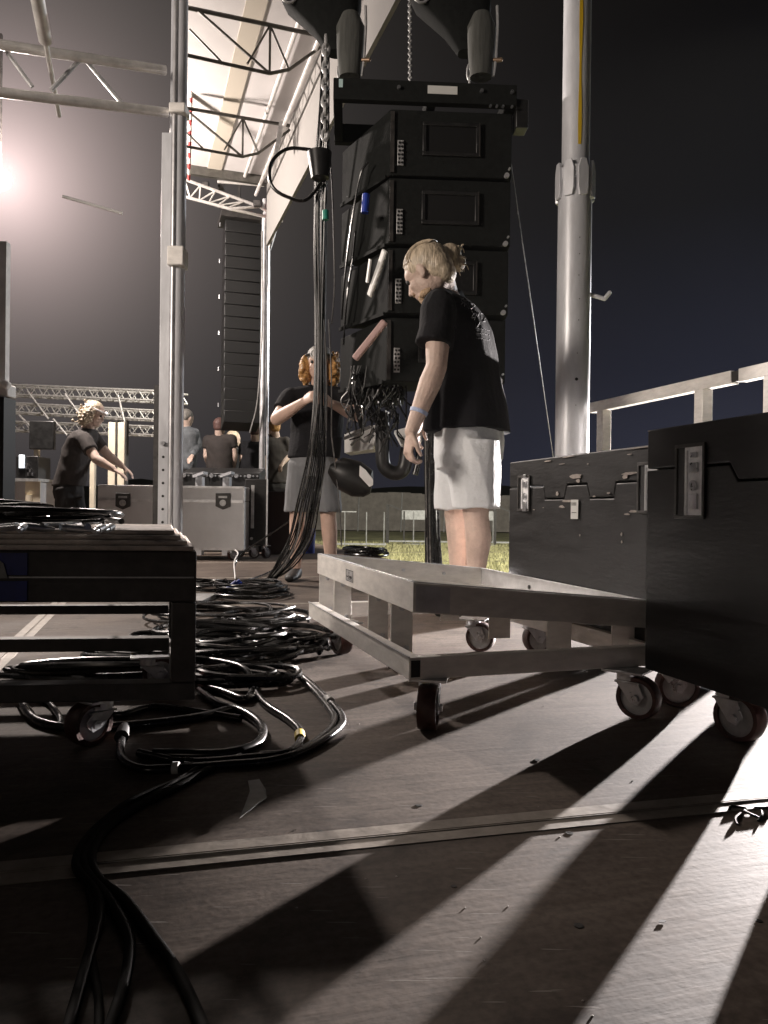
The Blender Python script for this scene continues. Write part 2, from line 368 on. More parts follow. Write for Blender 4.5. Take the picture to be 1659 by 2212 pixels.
seam(s1a - sd * .3, s1b, .072)
p2, q2 = fl(0, 1425), fl(132, 1298)
dd = (q2 - p2).normalized(); seam(p2 - dd * .6, p2 + dd * 7, .07)
for k in range(1, 5): seam(p2 - dd * .6 + dd * (1.55 * k + .35), p2 - dd * .6 + dd * (1.55 * k + .35) + sd * 9, .05)
# a few screw heads and gouges
b = MB()
for px, py in ((690, 1797), (1200, 1757), (1243, 1750), (1230, 1800), (1580, 1723), (950, 1478), (1250, 2000), (905, 1740), (1160, 1640), (1640, 1990), (980, 1915), (1090, 1300), (640, 1560)):
    q = fl(px, py); b.cyl(q + Z * .0002, q + Z * .0007, .006 if px % 20 else .004, n=10)
b.build('screw_head', 'black_metal', dk)
b = MB()
for i in range(22):
    q = fl(random.uniform(600, 1650), random.uniform(1480, 2200)); b.ell(q + Z * .0004, (random.uniform(.001, .002), random.uniform(.001, .002), .0006), n=6, m=4)
tag(one(b, 'debris', 'chip', 'specks of splintered wood scattered over the deck', 'debris'), kind='stuff')

# ================================================================ castor prototype (kept as parts of the first thing that uses it)
def castor(parent, loc, rz, R=.052, sz=1.0, plate=True, h=None):
    """swivel castor: plate, fork, tyre, hub; wheel stands on z=0 at loc"""
    loc = V(loc); top = h or .13
    off = V((math.cos(rz), math.sin(rz), 0)); side = V((-off.y, off.x, 0)); wc = loc + Z * R + off * .028
    b = MB(); b.box(loc + Z * (top - .003), (.10, .085, .006), (off, side, Z)); b.cyl(loc + Z * (top - .026), loc + Z * (top - .006), .026, n=16)
    c = b.build('castor', 'chrome', parent, bevel=.001)
    b = MB()
    for s in (-1, 1):
        o = side * s * .021
        b.prism([loc + o - off * .022 + Z * (top - .028), loc + o + off * .034 + Z * (top - .028), wc + o + off * .020 + Z * .006, wc + o + off * .006 - Z * .016, wc + o - off * .014 - Z * .010], side * s * .003)
    b.obox(loc - off * .024 - side * .024 + Z * (top - .032), off * .06, side * .048, Z * .005)
    b.cyl(wc - side * .030, wc + side * .030, .006, n=8); b.cyl(wc - side * .032, wc - side * .026, .010, n=6); b.cyl(wc + side * .026, wc + side * .032, .010, n=6)
    b.build('fork', 'chrome', c, bevel=.0008)
    b = MB(); hw = .021
    prof = [(R - .012, -hw), (R - .003, -hw), (R, -hw * .6), (R, hw * .6), (R - .003, hw), (R - .012, hw)]
    N = 28; vs = []; fs = []
    for i in range(N):
        t = 2 * math.pi * i / N
        for (rr, s) in prof: vs.append(wc + off * math.cos(t) * rr + Z * math.sin(t) * rr + side * s)
    for i in range(N):
        for k in range(len(prof)):
            a, a2 = i * 6 + k, i * 6 + (k + 1) % 6; bb, b2 = ((i + 1) % N) * 6 + k, ((i + 1) % N) * 6 + (k + 1) % 6; fs.append((a, bb, b2, a2))
    b.add(vs, fs); b.build('tyre', 'rubber', c)
    b = MB(); b.cyl(wc - side * .012, wc + side * .012, R - .0115, n=24); b.cyl(wc - side * .017, wc + side * .017, .014, n=16); b.build('rim', 'galv', c)
    return c

# ================================================================ platform dolly (sloping aluminium tray on a castor frame)
P_nl, P_nr, P_fl = fl(930, 1580), fl(1345, 1555), fl(745, 1416)
tb = thing('platform_dolly', P_nl, 'low aluminium dolly with a tilted open tray in the middle of the deck', 'dolly')
tl = at(667, 1317, 2.72); nl0 = at(884, 1452, 1.72)
DL = V((nl0.x, nl0.y, .14)); DF = V((tl.x, tl.y, .14))
DV = (DF - DL); fw = DV.length; DV.normalize(); DR = V((-DV.y, DV.x, 0)) * -1      # DR to the right
if DR.x < 0: DR = -DR
DW = .68
rw, rh = .030, .050
z0 = .118
b = MB()
def rail(mb, p, q, w_, h):
    mb.obox(p, q - p, Z.cross((q - p).normalized()) * w_, Z * h)
A0 = V((DL.x, DL.y, z0)); B0 = A0 + DV * fw; 
b.obox(A0, DV * fw, DR * rw, Z * rh)                                     # left beam, open end seen
b.obox(A0 + DR * rw, DR * (DW - 2 * rw), DV * rw, Z * rh)
b.obox(A0 + DR * (DW - rw), DV * fw, DR * rw, Z * rh)
b.obox(B0 + DR * rw - DV * rw, DR * (DW - 2 * rw), DV * rw, Z * rh)
b.build('base_frame', 'alu_dull', tb, bevel=.002)
b = MB(); b.obox(A0 + DR * .004 - DV * .001 + Z * .006, DV * .004, DR * (rw - .008), Z * (rh - .012)); b.build('end_cap', 'recess', tb)
b = MB(); b.obox(A0 - DR * .003 + DV * .002 + Z * rh, DV * (fw - .004), DR * .005, Z * .003); b.build('edge_strip', 'alu', tb)
# tray
TB = at(893, 1259, 1.76); TA = at(686, 1197, 2.74)
TV = (TA - TB); TR = V((DR.x, DR.y, -.092)).normalized(); TW = .645
th, tk = .068, .004
up = Z
b = MB()
def wall(mb, o, L, n_): mb.obox(o - up * th, L, n_ * tk, up * th)
TVn = TV.normalized()
wall(b, TB, TV, TR); b.build('tray_side', 'alu_dull', tb, bevel=.001)
b = MB(); wall(b, TB + TR * tk, TR * (TW - 2 * tk), TVn); b.build('tray_front', 'alu_dull', tb, bevel=.001)
b = MB(); wall(b, TB + TV - TVn * tk + TR * tk, TR * (TW - 2 * tk), TVn); b.build('tray_back', 'alu_dull', tb, bevel=.001)
b = MB(); wall(b, TB + TR * (TW - tk), TV, TR); b.build('tray_side', 'alu', tb, bevel=.001)
b = MB(); b.obox(TB + TR * tk + TVn * tk - up * .064, TR * (TW - 2 * tk), TV - TVn * 2 * tk, up * .004); b.build('tray_floor', 'alu_dull', tb)
b = MB()
for (o, L, n_) in ((TB, TV, TR), (TB, TR * TW, TVn), (TB + TR * TW, TV, -TR), (TB + TV, TR * TW, -TVn)):
    b.obox(o + up * .0005 , L, n_ * .014, up * .003)
b.build('lip', 'alu', tb, bevel=.001)
for p_ in (.02, .98):
    pass
b = MB(); b.obox(TB + TR * .006 - TVn * .0018 - up * (th - .003), TR * .085, TVn * .0017, up * (th - .008)); b.build('joint_plate', 'alu', tb)
for fr_ in (.30, .62):
    q = TB + TR * (TW - tk) + TV * fr_ - up * .03; MB().cyl(q - TR * .004, q, .007, n=8).build('bolt', 'recess', tb)
for fr_ in (.25, .5, .75):
    q = TB + TR * TW * fr_ + TVn * TV.length - TVn * .012 - up * .03; MB().cyl(q - TVn * .003, q + TVn * .006, .006, n=8).build('bolt', 'chrome', tb)
# plates
def pcol(p):
    q = RM.transposed() @ (p - CAM); return CX + FPX * q.x / -q.z
def tcol(px):
    lo, hi = 0.0, 1.0
    for _ in range(30):
        m = (lo + hi) / 2
        if pcol(A0 + DR * .031 + DV * fw * m + Z * .1) > px: lo = m
        else: hi = m
    return lo
for px_ in (690, 722, 796, 845):
    o = A0 + DV * fw * tcol(px_) + DR * .031
    top = TB + TVn * ((o - TB).dot(TVn)) ; ztop = top.z - th + .02
    w_ = .058
    b = MB(); b.obox(V((o.x, o.y, z0 + .004)), DR * w_, DV * .005, Z * (ztop - z0)); pp = b.build('support_plate', 'alu_dull', tb, bevel=.001)
    for (fx, fz) in ((.3, .03), (.7, .03), (.5, ztop - z0 - .035)):
        b = MB()
        q = V((o.x, o.y, z0 + fz)) + DR * w_ * fx; b.cyl(q - DV * .004, q, .008, n=6); b.cyl(q - DV * .007, q - DV * .004, .004, n=8); b.build('bolt', 'chrome', pp)
    b = MB(); b.obox(V((o.x, o.y, ztop + .002)) - DV * .008, DR * (w_ * .8), DV * .016, Z * .004); b.build('flange', 'alu', pp)
for t in (.10, .42, .78):
    for rr in (.60, .88):
        o = A0 + DV * fw * t + DR * DW * rr
        ztop = (TB + TVn * (o - TB).dot(TVn) + TR * DW * rr).z - th + .01
        b = MB(); b.obox(V((o.x, o.y, z0 + .004)), DR * .07, DV * .005, Z * (ztop - z0)); b.build('support_plate', 'alu_dull', tb, bevel=.001)
# printed sticker on the tray side
u0 = TB + TVn * (TV.length * .60); sxv = -TVn; n0 = -TR
def lab(x, z_, w_, h, m, nm, lift): 
    q = MB(); q.obox(u0 + sxv * x - up * (z_ + h) + n0 * lift, sxv * w_, up * h, n0 * .0006); return q.build(nm, m, tb)
st = lab(0, .018, .085, .036, 'alu', 'sticker', .0004)
q = MB()
for (x, z_, w_, h) in ((.002, .019, .081, .0015), (.002, .051, .081, .0015), (.002, .019, .0015, .033), (.0815, .019, .0015, .033), (.036, .024, .004, .007), (.034, .034, .004, .014), (.010, .038, .018, .003), (.044, .036, .026, .008), (.044, .046, .026, .002)):
    q.obox(u0 + sxv * x - up * (z_ + h) + n0 * .0011, sxv * w_, up * h, n0 * .0005)
q.build('printing', 'ink', tb)
castor(tb, P_nl + V((.0, .04, 0)), R_(-100), h=z0)
castor(tb, P_nr + V((.02, .03, 0)), R_(-38), h=z0)
castor(tb, P_fl + V((0, 0, 0)), R_(120), h=z0)
castor(tb, P_nr + (P_fl - P_nl) + V((-.02, 0, 0)), R_(-20), h=z0)

# ================================================================ black road cases on the right
CU = V((.28, -.96, 0)).normalized(); CV = V((.96, .28, 0)).normalized()      # CU towards viewer along the face, CV into the case
def road_case(K, L, D, zb, zt, label, dishes, steps, castors, hi):
    """K = far-left... corner where the face starts; face runs along CU for L"""
    t = thing('road_case', K, label, 'flight case', 'black road cases side by side at the right')
    f = -CV
    seamz = zt - (zt - zb) * .17
    # lower body and lid meet along a castellated seam
    prof = [(0, seamz)] + [(x, seamz + dz) for (x, dz) in steps] + [(L, seamz + (steps[-1][1] if steps else 0))]
    low = [K + CU * x + Z * z_ for (x, z_) in prof] + [K + CU * L + Z * zb, K + Z * zb]
    b = MB(); b.prism(low, CV * D); b.build('body', 'black_wood', t, smooth=False, bevel=.003)
    hi_ = [K + CU * x + Z * (z_ + .0045) for (x, z_) in prof] + [K + CU * L + Z * zt, K + Z * zt]
    b = MB(); b.prism(hi_, CV * D); b.build('lid', 'black_wood', t, smooth=False, bevel=.004)
    for (x0, x1, za, zb_) in dishes:
        b = MB(); w2 = x1 - x0; dp = .045
        o = K + CU * x0 + Z * za + f * .0025
        # dish frame stands proud of the face, the inside is a flat plate with the recess shade as a black strip
        fr = .008
        b.obox(o, CU * w2, f * .004, Z * fr); b.obox(o + Z * (zb_ - za - fr), CU * w2, f * .004, Z * fr)
        b.obox(o + Z * fr, CU * fr, f * .004, Z * (zb_ - za - 2 * fr)); b.obox(o + Z * fr + CU * (w2 - fr), CU * fr, f * .004, Z * (zb_ - za - 2 * fr))
        dsh = b.build('latch_dish', 'black_metal', t, bevel=.001)
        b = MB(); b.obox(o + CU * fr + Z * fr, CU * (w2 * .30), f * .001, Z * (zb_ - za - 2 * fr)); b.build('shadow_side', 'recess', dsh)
        b = MB(); o2 = o + CU * (w2 * .33) + Z * fr; ww = w2 * .67 - fr; hh = zb_ - za - 2 * fr
        b.obox(o2, CU * ww, f * .0015, Z * hh); b.cyl(o2 + CU * ww * .15 + f * .004, o2 + CU * ww * .15 + f * .004 + Z * hh * .95, .003, n=8)
        b.build('dish_back', 'dish', dsh)
        b = MB(); mid = o2 + CU * ww * .6 + Z * hh * .5 + f * .006
        b.cyl(mid - Z * .01, mid + f * .004 - Z * .01, .012, n=16); b.box(mid + Z * .03, (.026, .006, .022), (CU, f, Z)); b.box(mid - Z * .045, (.024, .006, .034), (CU, f, Z)); b.box(mid + Z * .058, (.02, .005, .012), (CU, f, Z))
        b.build('latch', 'chrome', dsh, bevel=.001)
    for (q, rz) in castors: castor(t, q, rz, R=.054, h=zb)
    # metal edge chips
    for (x, z_, w2, h2) in hi:
        b = MB()
        n = 9; pts = []
        for i in range(n):
            a = 2 * math.pi * i / n; rr = random.uniform(.5, 1.0); pts.append(K + CU * (x + math.cos(a) * w2 * rr / 2) + Z * (z_ + math.sin(a) * h2 * rr / 2) + f * .0024)
        b.prism(pts, f * .0012); b.build('paint_chip', 'chip', t, smooth=False)
    return t
K2 = V((.449, 2.76, 0)); K1 = V((.662, 1.868, 0))
def s2(px): # distance along face 2 for pixel column
    k = (px - CX) / FPX; # X = k Y ; K2 + CU s
    return (K2.x - k * K2.y) / (k * CU.y - CU.x)
def s1(px):
    k = (px - CX) / FPX; return (K1.x - k * K1.y) / (k * CU.y - CU.x)
stp = []
for (px, dz) in ((1173, 0), (1177, -.042), (1218, -.042), (1224, 0), (1267, 0), (1274, -.042), (1325, -.042), (1330, 0)): stp.append((s2(px), dz))
chips = [(s2(1185), .662, .06, .006), (s2(1225), .668, .10, .004), (s2(1390), .669, .2, .004), (s2(1245), .605, .09, .018), (s2(1250), .592, .04, .02), (s2(1205), .555, .03, .018), (s2(1225), .532, .10, .010), (s2(1215), .515, .05, .010), (s2(1360), .604, .09, .010), (s2(1352), .595, .03, .014), (s2(1285), .545, .02, .006), (s2(1315), .553, .02, .008), (s2(1370), .503, .05, .008), (s2(1357), .495, .03, .007), (s2(1155), .505, .012, .004), (s2(1175), .512, .01, .004), (s2(1345), .44, .012, .012), (s2(1346), .42, .008, .010), (s2(1255), .43, .010, .008), (s2(1270), .64, .01, .006), (s2(1215), .648, .05, .003), (s2(1360), .655, .03, .003)]
case2 = road_case(K2, .945, .62, .12, .674, 'black road case with scuffed castellated lid seam and a white tag, behind the tray', [(s2(1120), s2(1146), .50, .622), (s2(1379), s2(1422) + .01, .497, .63)], stp,
                  [(V((.50, 2.73, 0)) + V((.02, -.03, 0)), R_(15)), (V((.735, 1.99, 0)), R_(-4)), (V((1.09, 2.92, 0)), 1.), (V((1.215, 2.285, 0)), R_(144))], chips)
stp1 = [(s1(1600), .0), (s1(1620), -.036), (s1(1700), -.036)]
case1 = road_case(K1 - CV * .02 - CU * .012, .80, .62, .12, .70, 'nearest black road case cut off by the right edge, with one tall chrome latch dish', [(s1(1484), s1(1550), .487, .655)], stp1,
                  [(fl(1590, 1600) + V((-.01, .02, 0)), R_(-55)), (K1 + CU * .47 + CV * .03, R_(0)), (K1 + CU * .12 + CV * .54, 1.), (K1 + CU * .68 + CV * .54, 2.)], [(s1(1424), .697, .012, .004)])
b = MB(); f = -CV; x = s2(1236); q = K2 + CU * x + Z * .478 + f * .004
b.obox(q, CU * .042, f * .001, Z * .058); tg = b.build('paper_tag', 'label', case2)
b = MB()
for k in range(4): b.obox(q + CU * (.006 + k * .0075) + Z * .040 + f * .0012, CU * .003, f * .0006, Z * .010)
b.obox(q + CU * .006 + Z * .018 + f * .0012, CU * .028, f * .0006, Z * .002); b.build('printing', 'ink', tg)
# metal corner on case1 and edge line
# ================================================================ mast on the right
pb = at(1235, 975, 4.35); pb = V((pb.x, pb.y, 0))
lean = (at(1249, 0, 4.35) - at(1234, 975, 4.35)); lean = V((lean.x / lean.z, 0, 1)) * .0 + Z
mt = thing('support_mast', pb, 'thick telescoping aluminium mast standing behind the black cases', 'mast')
def mz(py): return at(1240, py, 4.35).z
b = MB(); b.cyl(pb, pb + Z * mz(395), .094, n=40); b.build('lower_tube', 'mast', mt)
b = MB(); b.cyl(pb + Z * (mz(395) + .001), pb + Z * 4.6, .077, n=40); b.build('upper_tube', 'mast', mt)
b = MB(); zc = mz(435); zd = mz(358)
for k in range(8):
    a = k * math.pi / 4 + .2; dr = V((math.cos(a), math.sin(a), 0)); td = V((-dr.y, dr.x, 0))
    b.prism([pb + dr * .092 + td * s_ * .030 + Z * z_ for (s_, z_) in ((-.7, zc), (.7, zc), (1, zc + .04), (1, zd - .05), (.5, zd), (-.5, zd), (-1, zd - .05), (-1, zc + .04))], dr * .016)
cl_ = b.build('clamp_collar', 'mast', mt, bevel=.002)
b = MB(); b.cyl(pb + Z * (mz(395) - .002), pb + Z * (mz(370)), .098, n=40); b.build('ring', 'mast', cl_)
b = MB(); b.cyl(pb + V((.07, -.02, mz(636))), pb + V((.16, -.05, mz(650))), .012, n=10); b.cap(pb + V((.16, -.05, mz(650))), pb + V((.185, -.06, mz(638))), .012, n=10); b.build('locking_handle', 'mast', mt)
b = MB(); hd = (CAM - pb); hd.z = 0; hd.normalize(); hr = V((-hd.y, hd.x, 0)); 
for (py, o, r) in ((825, .22, .009), (700, .30, .003), (655, .33, .003), (560, .3, .003), (770, .25, .0025), (605, .28, .003), (525, .3, .003), (880, .2, .0025)):
    a = math.asin(o); dr = hd * math.cos(a) + hr * math.sin(a); dr = V((dr.x, dr.y, 0)); p_ = pb + dr * .0935 + Z * mz(py); b.cyl(p_, p_ + dr * .0015, r, n=14)
b.build('pin_hole', 'recess', mt)
b = MB(); a = .24; dr = hd * math.cos(a) + hr * math.sin(a); td = V((-dr.y, dr.x, 0))
pts = []
for k in range(18): 
    z_ = mz(325) + k * (4.5 - mz(325)) / 17; pts.append((z_, .010 + .003 * math.sin(k * 1.3)))
b.prism([pb + dr * .0765 + td * w_ + Z * z_ for (z_, w_) in pts] + [pb + dr * .0765 - td * w_ * .6 + Z * z_ for (z_, w_) in pts[::-1]], dr * .003)
b.build('warning_tape', 'yellow', mt)
b = MB(); b.box(pb + Z * .01, (.4, .4, .02)); b.build('base_plate', 'galv', mt)

# ================================================================ guard rail on the deck edge
gr = thing('guard_rail', V((1.15, 4.28, 0)), 'bare aluminium guard rail along the edge of the deck above the cases', 'railing')
def railp(px):
    k = (px - CX) / FPX; Y = (E0.x + .3153 * E0.y) / (k + .3153); return V((k * Y, Y, 0))
r0, r1 = railp(1277), railp(1583); r2, r3 = railp(1600), railp(1900)
zr = 1.075
b = MB(); b.bar(r0 + Z * zr, r1 + Z * zr, .045, .055); b.build('top_rail', 'alu_dull', gr, bevel=.003)
b = MB(); b.bar(r1 + Z * zr, r2 + Z * zr, .034, .045); b.build('rail_joint', 'black_metal', gr)
b = MB(); b.bar(r2 + Z * zr, r3 + Z * zr, .045, .055); b.build('top_rail', 'alu_dull', gr, bevel=.003)
for px in (1302, 1516, 1668):
    q = railp(px); b = MB(); b.box(q + Z * (zr - .0275) / 2, (.055, .055, zr - .0275), AX); b.build('post', 'alu_dull', gr, bevel=.003)
b = MB(); b.bar(r0 + Z * .5, r3 + Z * .5, .04, .04); b.build('mid_rail', 'alu_dull', gr)

# ================================================================ black cart at the left
CA = R_(7); ca = V((math.cos(CA), math.sin(CA), 0)); cb = V((-math.sin(R_(16)), math.cos(R_(16)), 0))
cR = at(425, 1191, 1.60); cR.z = 0                       # right front corner on the floor
ct = thing('equipment_cart', cR, 'low black steel cart with a ribbed brown top at the left edge of the deck', 'cart')
W_ = 1.15; D_ = .62
def cpt(x, y, z_): return cR - ca * x + cb * y + Z * z_
zt0 = .408
b = MB(); b.obox(cpt(0, 0, .302), -ca * W_, cb * .05, Z * (zt0 - .302)); b.obox(cpt(0, .05, .302), -ca * .05, cb * (D_ - .10), Z * (zt0 - .302)); b.obox(cpt(0, D_ - .05, .302), -ca * W_, cb * .05, Z * (zt0 - .302))
b.build('top_beam', 'cart', ct, bevel=.004)
b = MB(); b.obox(cpt(.005, -.003, .352), -ca * (W_ - .01), cb * .004, Z * .003); b.build('beam_lip', 'galv', ct)
for (x, y) in ((0, 0), (0, D_ - .05), (W_ - .05, 0), (W_ - .05, D_ - .05)):
    b = MB(); b.obox(cpt(x, y, .135), -ca * .05, cb * .05, Z * .166); b.build('leg', 'cart', ct, bevel=.003)
b = MB()
for (x0, y0, L, dd_, w2) in ((0, 0, W_, -ca, .05), (0, D_ - .05, W_, -ca, .05)): b.obox(cpt(x0, y0, .098), dd_ * L, cb * w2, Z * .036)
b.obox(cpt(0, .05, .098), -ca * .05, cb * (D_ - .1), Z * .036); b.obox(cpt(.19, .05, .098), -ca * .12, cb * .07, Z * .01)
b.build('bottom_frame', 'cart', ct, bevel=.003)
b = MB(); b.obox(cpt(.052, D_ - .04, .20), -ca * (W_ - .1), cb * .03, Z * .024); b.build('cross_bar', 'cart', ct)
for k in range(4):
    b = MB(); i_ = .006 + k * .013
    b.obox(cpt(i_, -.012 + k * .014, zt0 + .001 + k * .0105), -ca * (W_ - .02), cb * (D_ - k * .014), Z * .0095); b.build('top_board', 'treadboard', ct, bevel=.003)
b = MB(); b.obox(cpt(.335, -.004, .306), -ca * .75, cb * .003, Z * .04); b.obox(cpt(.335, -.004, .358), -ca * .75, cb * .003, Z * .045); b.build('blue_light_strips', 'bluelit', ct)  # blue light on the beam, painted as thin coloured strips
b = MB(); p_ = cpt(.372, -.006, .352); b.prism([p_, p_ - ca * .035, p_ - ca * .018 + Z * .038, p_ - ca * .008 + Z * .03], -cb * .002); b.build('torn_sticker', 'tape', ct, smooth=False)
for (q, rz) in ((fl(205, 1612) + V((.0, .03, 0)), R_(-125)), (cpt(W_ - .1, .1, 0), 1.), (cpt(.1, D_ - .1, 0), .3), (cpt(W_ - .1, D_ - .1, 0), 2.)):
    castor(ct, q, rz, R=.047, h=.098)
ztop = zt0 + .001 + 3 * .0105 + .0095

# ================================================================ cables
def wob(pts, amp, sc_=6):
    o = []
    for i, p in enumerate(pts):
        p = V(p); n_ = noise.noise_vector(p * sc_ + V((3.1, 7.7, i * .01))); o.append(p + V((n_.x, n_.y, abs(n_.z) * .6)) * amp)
    return o
def coil(c, rx, ry, n, r, h, rot=0, jit=.12, seed=1, k=34):
    rn = random.Random(seed); pts = []; c = V(c)
    offs = [(rn.uniform(-1, 1), rn.uniform(-1, 1), rn.uniform(.82, 1.1), rn.uniform(-.3, .3)) for _ in range(n + 1)]
    for i in range(n * k):
        t = i / k; j = int(t); f_ = t - j; A = offs[j]; B = offs[min(j + 1, n)]
        f2 = f_ * f_ * (3 - 2 * f_)
        ox, oy, s_, tl_ = [A[q] * (1 - f2) + B[q] * f2 for q in range(4)]
        a = 2 * math.pi * t; x = (math.cos(a) * s_ + ox * jit) * rx; y = (math.sin(a) * s_ + oy * jit) * ry
        x, y = x * math.cos(rot) - y * math.sin(rot), x * math.sin(rot) + y * math.cos(rot)
        z_ = r + h * (t / n) + h * .25 * (1 + math.sin(a * 2 + j * 1.7)) * .5
        pts.append(c + V((x, y, z_)))
    return pts
def cable(pxs, r, label, m='cable', z=0, name='cable', group=None, nn=10):
    pts = []
    for q in pxs:
        zz = q[2] if len(q) > 2 else z
        p = fl(q[0], q[1], zz); pts.append(V((p.x, p.y, zz + r)))
    b = MB(); b.tube(crom(pts, 10), r, nn); return one(b, name, m, label, 'cable', group)
GC = 'thick cables snaking over the deck'
cable([(430, 1430, .02), (520, 1450, .03), (545, 1490), (530, 1520), (470, 1500), (380, 1480)], .011, 'thick black cable bending beside the castor cart towards the pile', group=GC)
cable([(262, 1600), (262, 1645), (300, 1670), (370, 1670), (480, 1662), (600, 1650), (680, 1618), (733, 1580), (737, 1552), (705, 1515), (655, 1470), (600, 1440, .03)], .0085, 'long black cable with the widest outer bend, looping right to the bright floor stripe', group=GC)
cable([(300, 1635), (400, 1655), (520, 1648), (640, 1632), (700, 1596), (722, 1565), (712, 1540), (672, 1492), (625, 1450, .02)], .0085, 'black cable running just inside the widest outer bend', group=GC)
cable([(330, 1640), (470, 1640), (540, 1625), (566, 1602), (560, 1572), (520, 1545), (470, 1530), (430, 1500)], .0105, 'thick black cable with a bright rounded bend, left of the shorter hook', group=GC)
cable([(560, 1642), (620, 1636), (648, 1612), (646, 1585), (620, 1560), (575, 1530), (553, 1500), (552, 1475)], .009, 'black cable hooked round between the pile and the widest outer bend', group=GC)
cable([(42, 1520), (70, 1560), (120, 1578), (180, 1583), (300, 1575), (420, 1560), (500, 1540)], .010, 'thick black cable passing behind the castor of the cart', group=GC)
cable([(60, 1500), (110, 1530), (130, 1568), (90, 1572), (55, 1530)], .007, 'thin black cable loop under the left end of the cart', group=GC)
cable([(200, 1540), (260, 1552), (330, 1535), (420, 1545), (520, 1560)], .009, 'black cable lying behind the cart castor towards the middle', group=GC)
GN = 'cables in the dark lower left corner'
cable([(520, 1640), (400, 1690), (290, 1735), (222, 1785), (178, 1835), (166, 1885), (208, 1940), (214, 1995), (188, 2090), (140, 2260)], .0065, 'leftmost black cable crossing the metal seam in the lower left corner', m='cable_matte', group=GN)
cable([(480, 1655), (360, 1720), (250, 1775), (190, 1840), (185, 1890), (240, 1960), (278, 2040), (270, 2130), (228, 2260)], .0065, 'middle black cable below the seam in the lower left corner', m='cable_matte', group=GN)
cable([(440, 1660), (330, 1730), (240, 1790), (200, 1850), (210, 1905), (270, 1955), (330, 2035), (390, 2125), (450, 2260)], .0065, 'rightmost black cable spreading below the seam in the lower left corner', m='cable_matte', group=GN)
cable([(212, 2260), (212, 2160), (196, 2060), (200, 1980), (190, 1920)], .0045, 'short thin cable at the very bottom between two thicker ones', m='cable_matte', group=GN)
tape_y = mat('yellow_marking_tape', (.45, .33, .03), .6)
for (px, py, px2, py2, m_n, lb) in ((372, 1670, 386, 1670, 'label', 'white tape band on the cable with the widest outer bend'), (648, 1606, 647, 1594, tape_y, 'yellow tape band on the hooked cable'), (714, 1524, 708, 1517, 'label', 'white tape band high on the widest outer bend')):
    a, c_ = fl(px, py) + Z * .0095, fl(px2, py2) + Z * .0095; one(MB().cyl(a, c_, .0115, n=14), 'tape_band', m_n, lb, 'tape', 'tape bands on the floor cables')
a = fl(262, 1604) + Z * .012; one(MB().cyl(a, a + V((-.012, .05, .004)), .015, .012, n=16).cyl(a + V((-.012, .05, .004)), a + V((-.016, .065, .005)), .009, n=12), 'plug', 'black_plastic', 'black plug at the end of the widest looping cable', 'plug')
# pile
b = MB(); rp = random.Random(11)
for i, (px, py, rx, ry, n, h) in enumerate(((545, 1425, .17, .13, 7, .07), (480, 1400, .22, .15, 7, .06), (610, 1410, .13, .12, 7, .06), (470, 1340, .25, .22, 6, .05), (570, 1350, .18, .20, 5, .03), (520, 1480, .13, .08, 5, .03), (400, 1420, .22, .12, 6, .04))):
    b.tube(coil(fl(px, py), rx, ry, n, rp.choice((.0075, .006, .009)), h, rp.uniform(-.5, .5), .35, 20 + i), rp.choice((.0065, .0075, .009)), 7)
one(b, 'cable_pile', 'cable', 'big tangled pile of black cable beside the cart leg', 'cable pile')
b = MB()
for i, (px, py, rx, ry, n) in enumerate(((300, 1440, .20, .09, 5), (200, 1470, .25, .06, 4), (345, 1400, .10, .10, 4))):
    b.tube(coil(fl(px, py), rx, ry, n, .008, .04, .1 * i, .3, 50 + i), .008, 7)
one(b, 'cable_pile', 'cable', 'flat spread of black cable loops seen under the cart', 'cable pile')
b = MB(); b.tube(coil(fl(540, 1283), .19, .20, 9, .006, .055, .2, .13, 5), .0065, 7); b.tube(coil(fl(545, 1290), .20, .21, 4, .006, .02, .2, .16, 6), .0065, 7)
one(b, 'cable_coil', 'cable', 'round coil of black cable on the deck below the hanging bundle', 'cable coil')
b = MB(); b.tube(coil(fl(452, 1275), .14, .18, 6, .006, .05, .2, .25, 8), .0065, 7)
one(b, 'cable_coil', 'cable', 'small messy cable coil just right of the cart corner', 'cable coil')
q = fl(500, 1268, .05); b = MB(); b.cyl(q + V((-.03, .0, -.04)), q + V((.035, .01, .02)), .032, .026, n=18); b.cyl(q + V((.035, .01, .02)), q + V((.05, .013, .033)), .018, n=14)
one(b, 'plug', 'blue', 'round blue industrial plug lying behind the cable coil', 'plug')
b = MB(); b.tube(coil(fl(785, 1201), .22, .3, 7, .008, .07, .1, .12, 15), .012, 7)
one(b, 'cable_coil', 'cable', 'black cable coil on the deck behind the tilted tray', 'cable coil')
for i, (pp_, lb) in enumerate((([(500, 1265), (520, 1200), (560, 1188), (620, 1150)], 0), ([(505, 1262), (560, 1245), (625, 1215), (690, 1170)], 1))): pass
def air(pts, r, label, m='cable', name='cable', group=None, cat='cable', nn=8):
    b = MB(); b.tube(crom(pts, 10), r, nn); return one(b, name, m, label, cat, group)
GT = 'thin stray leads near the hanging bundle'
air([fl(512, 1262) + Z * .01, at(506, 1225, 5.6), at(530, 1190, 5.7), at(590, 1150, 5.6), at(650, 1108, 5.3)], .006, 'thin lead rising from the plug to the hands of the crew member', group=GT)
air([fl(505, 1262) + Z * .01, fl(560, 1248) + Z * .01, fl(610, 1222) + Z * .01, fl(650, 1190) + Z * .01], .006, 'thin lead lying flat from the plug towards the bundle', group=GT)
air([at(508, 1250, 5.0), at(506, 1215, 5.2), at(514, 1196, 5.3), at(508, 1188, 5.4)], .0045, 'short white lead standing up beside the castor of the pale trunk', m='white', group=GT)

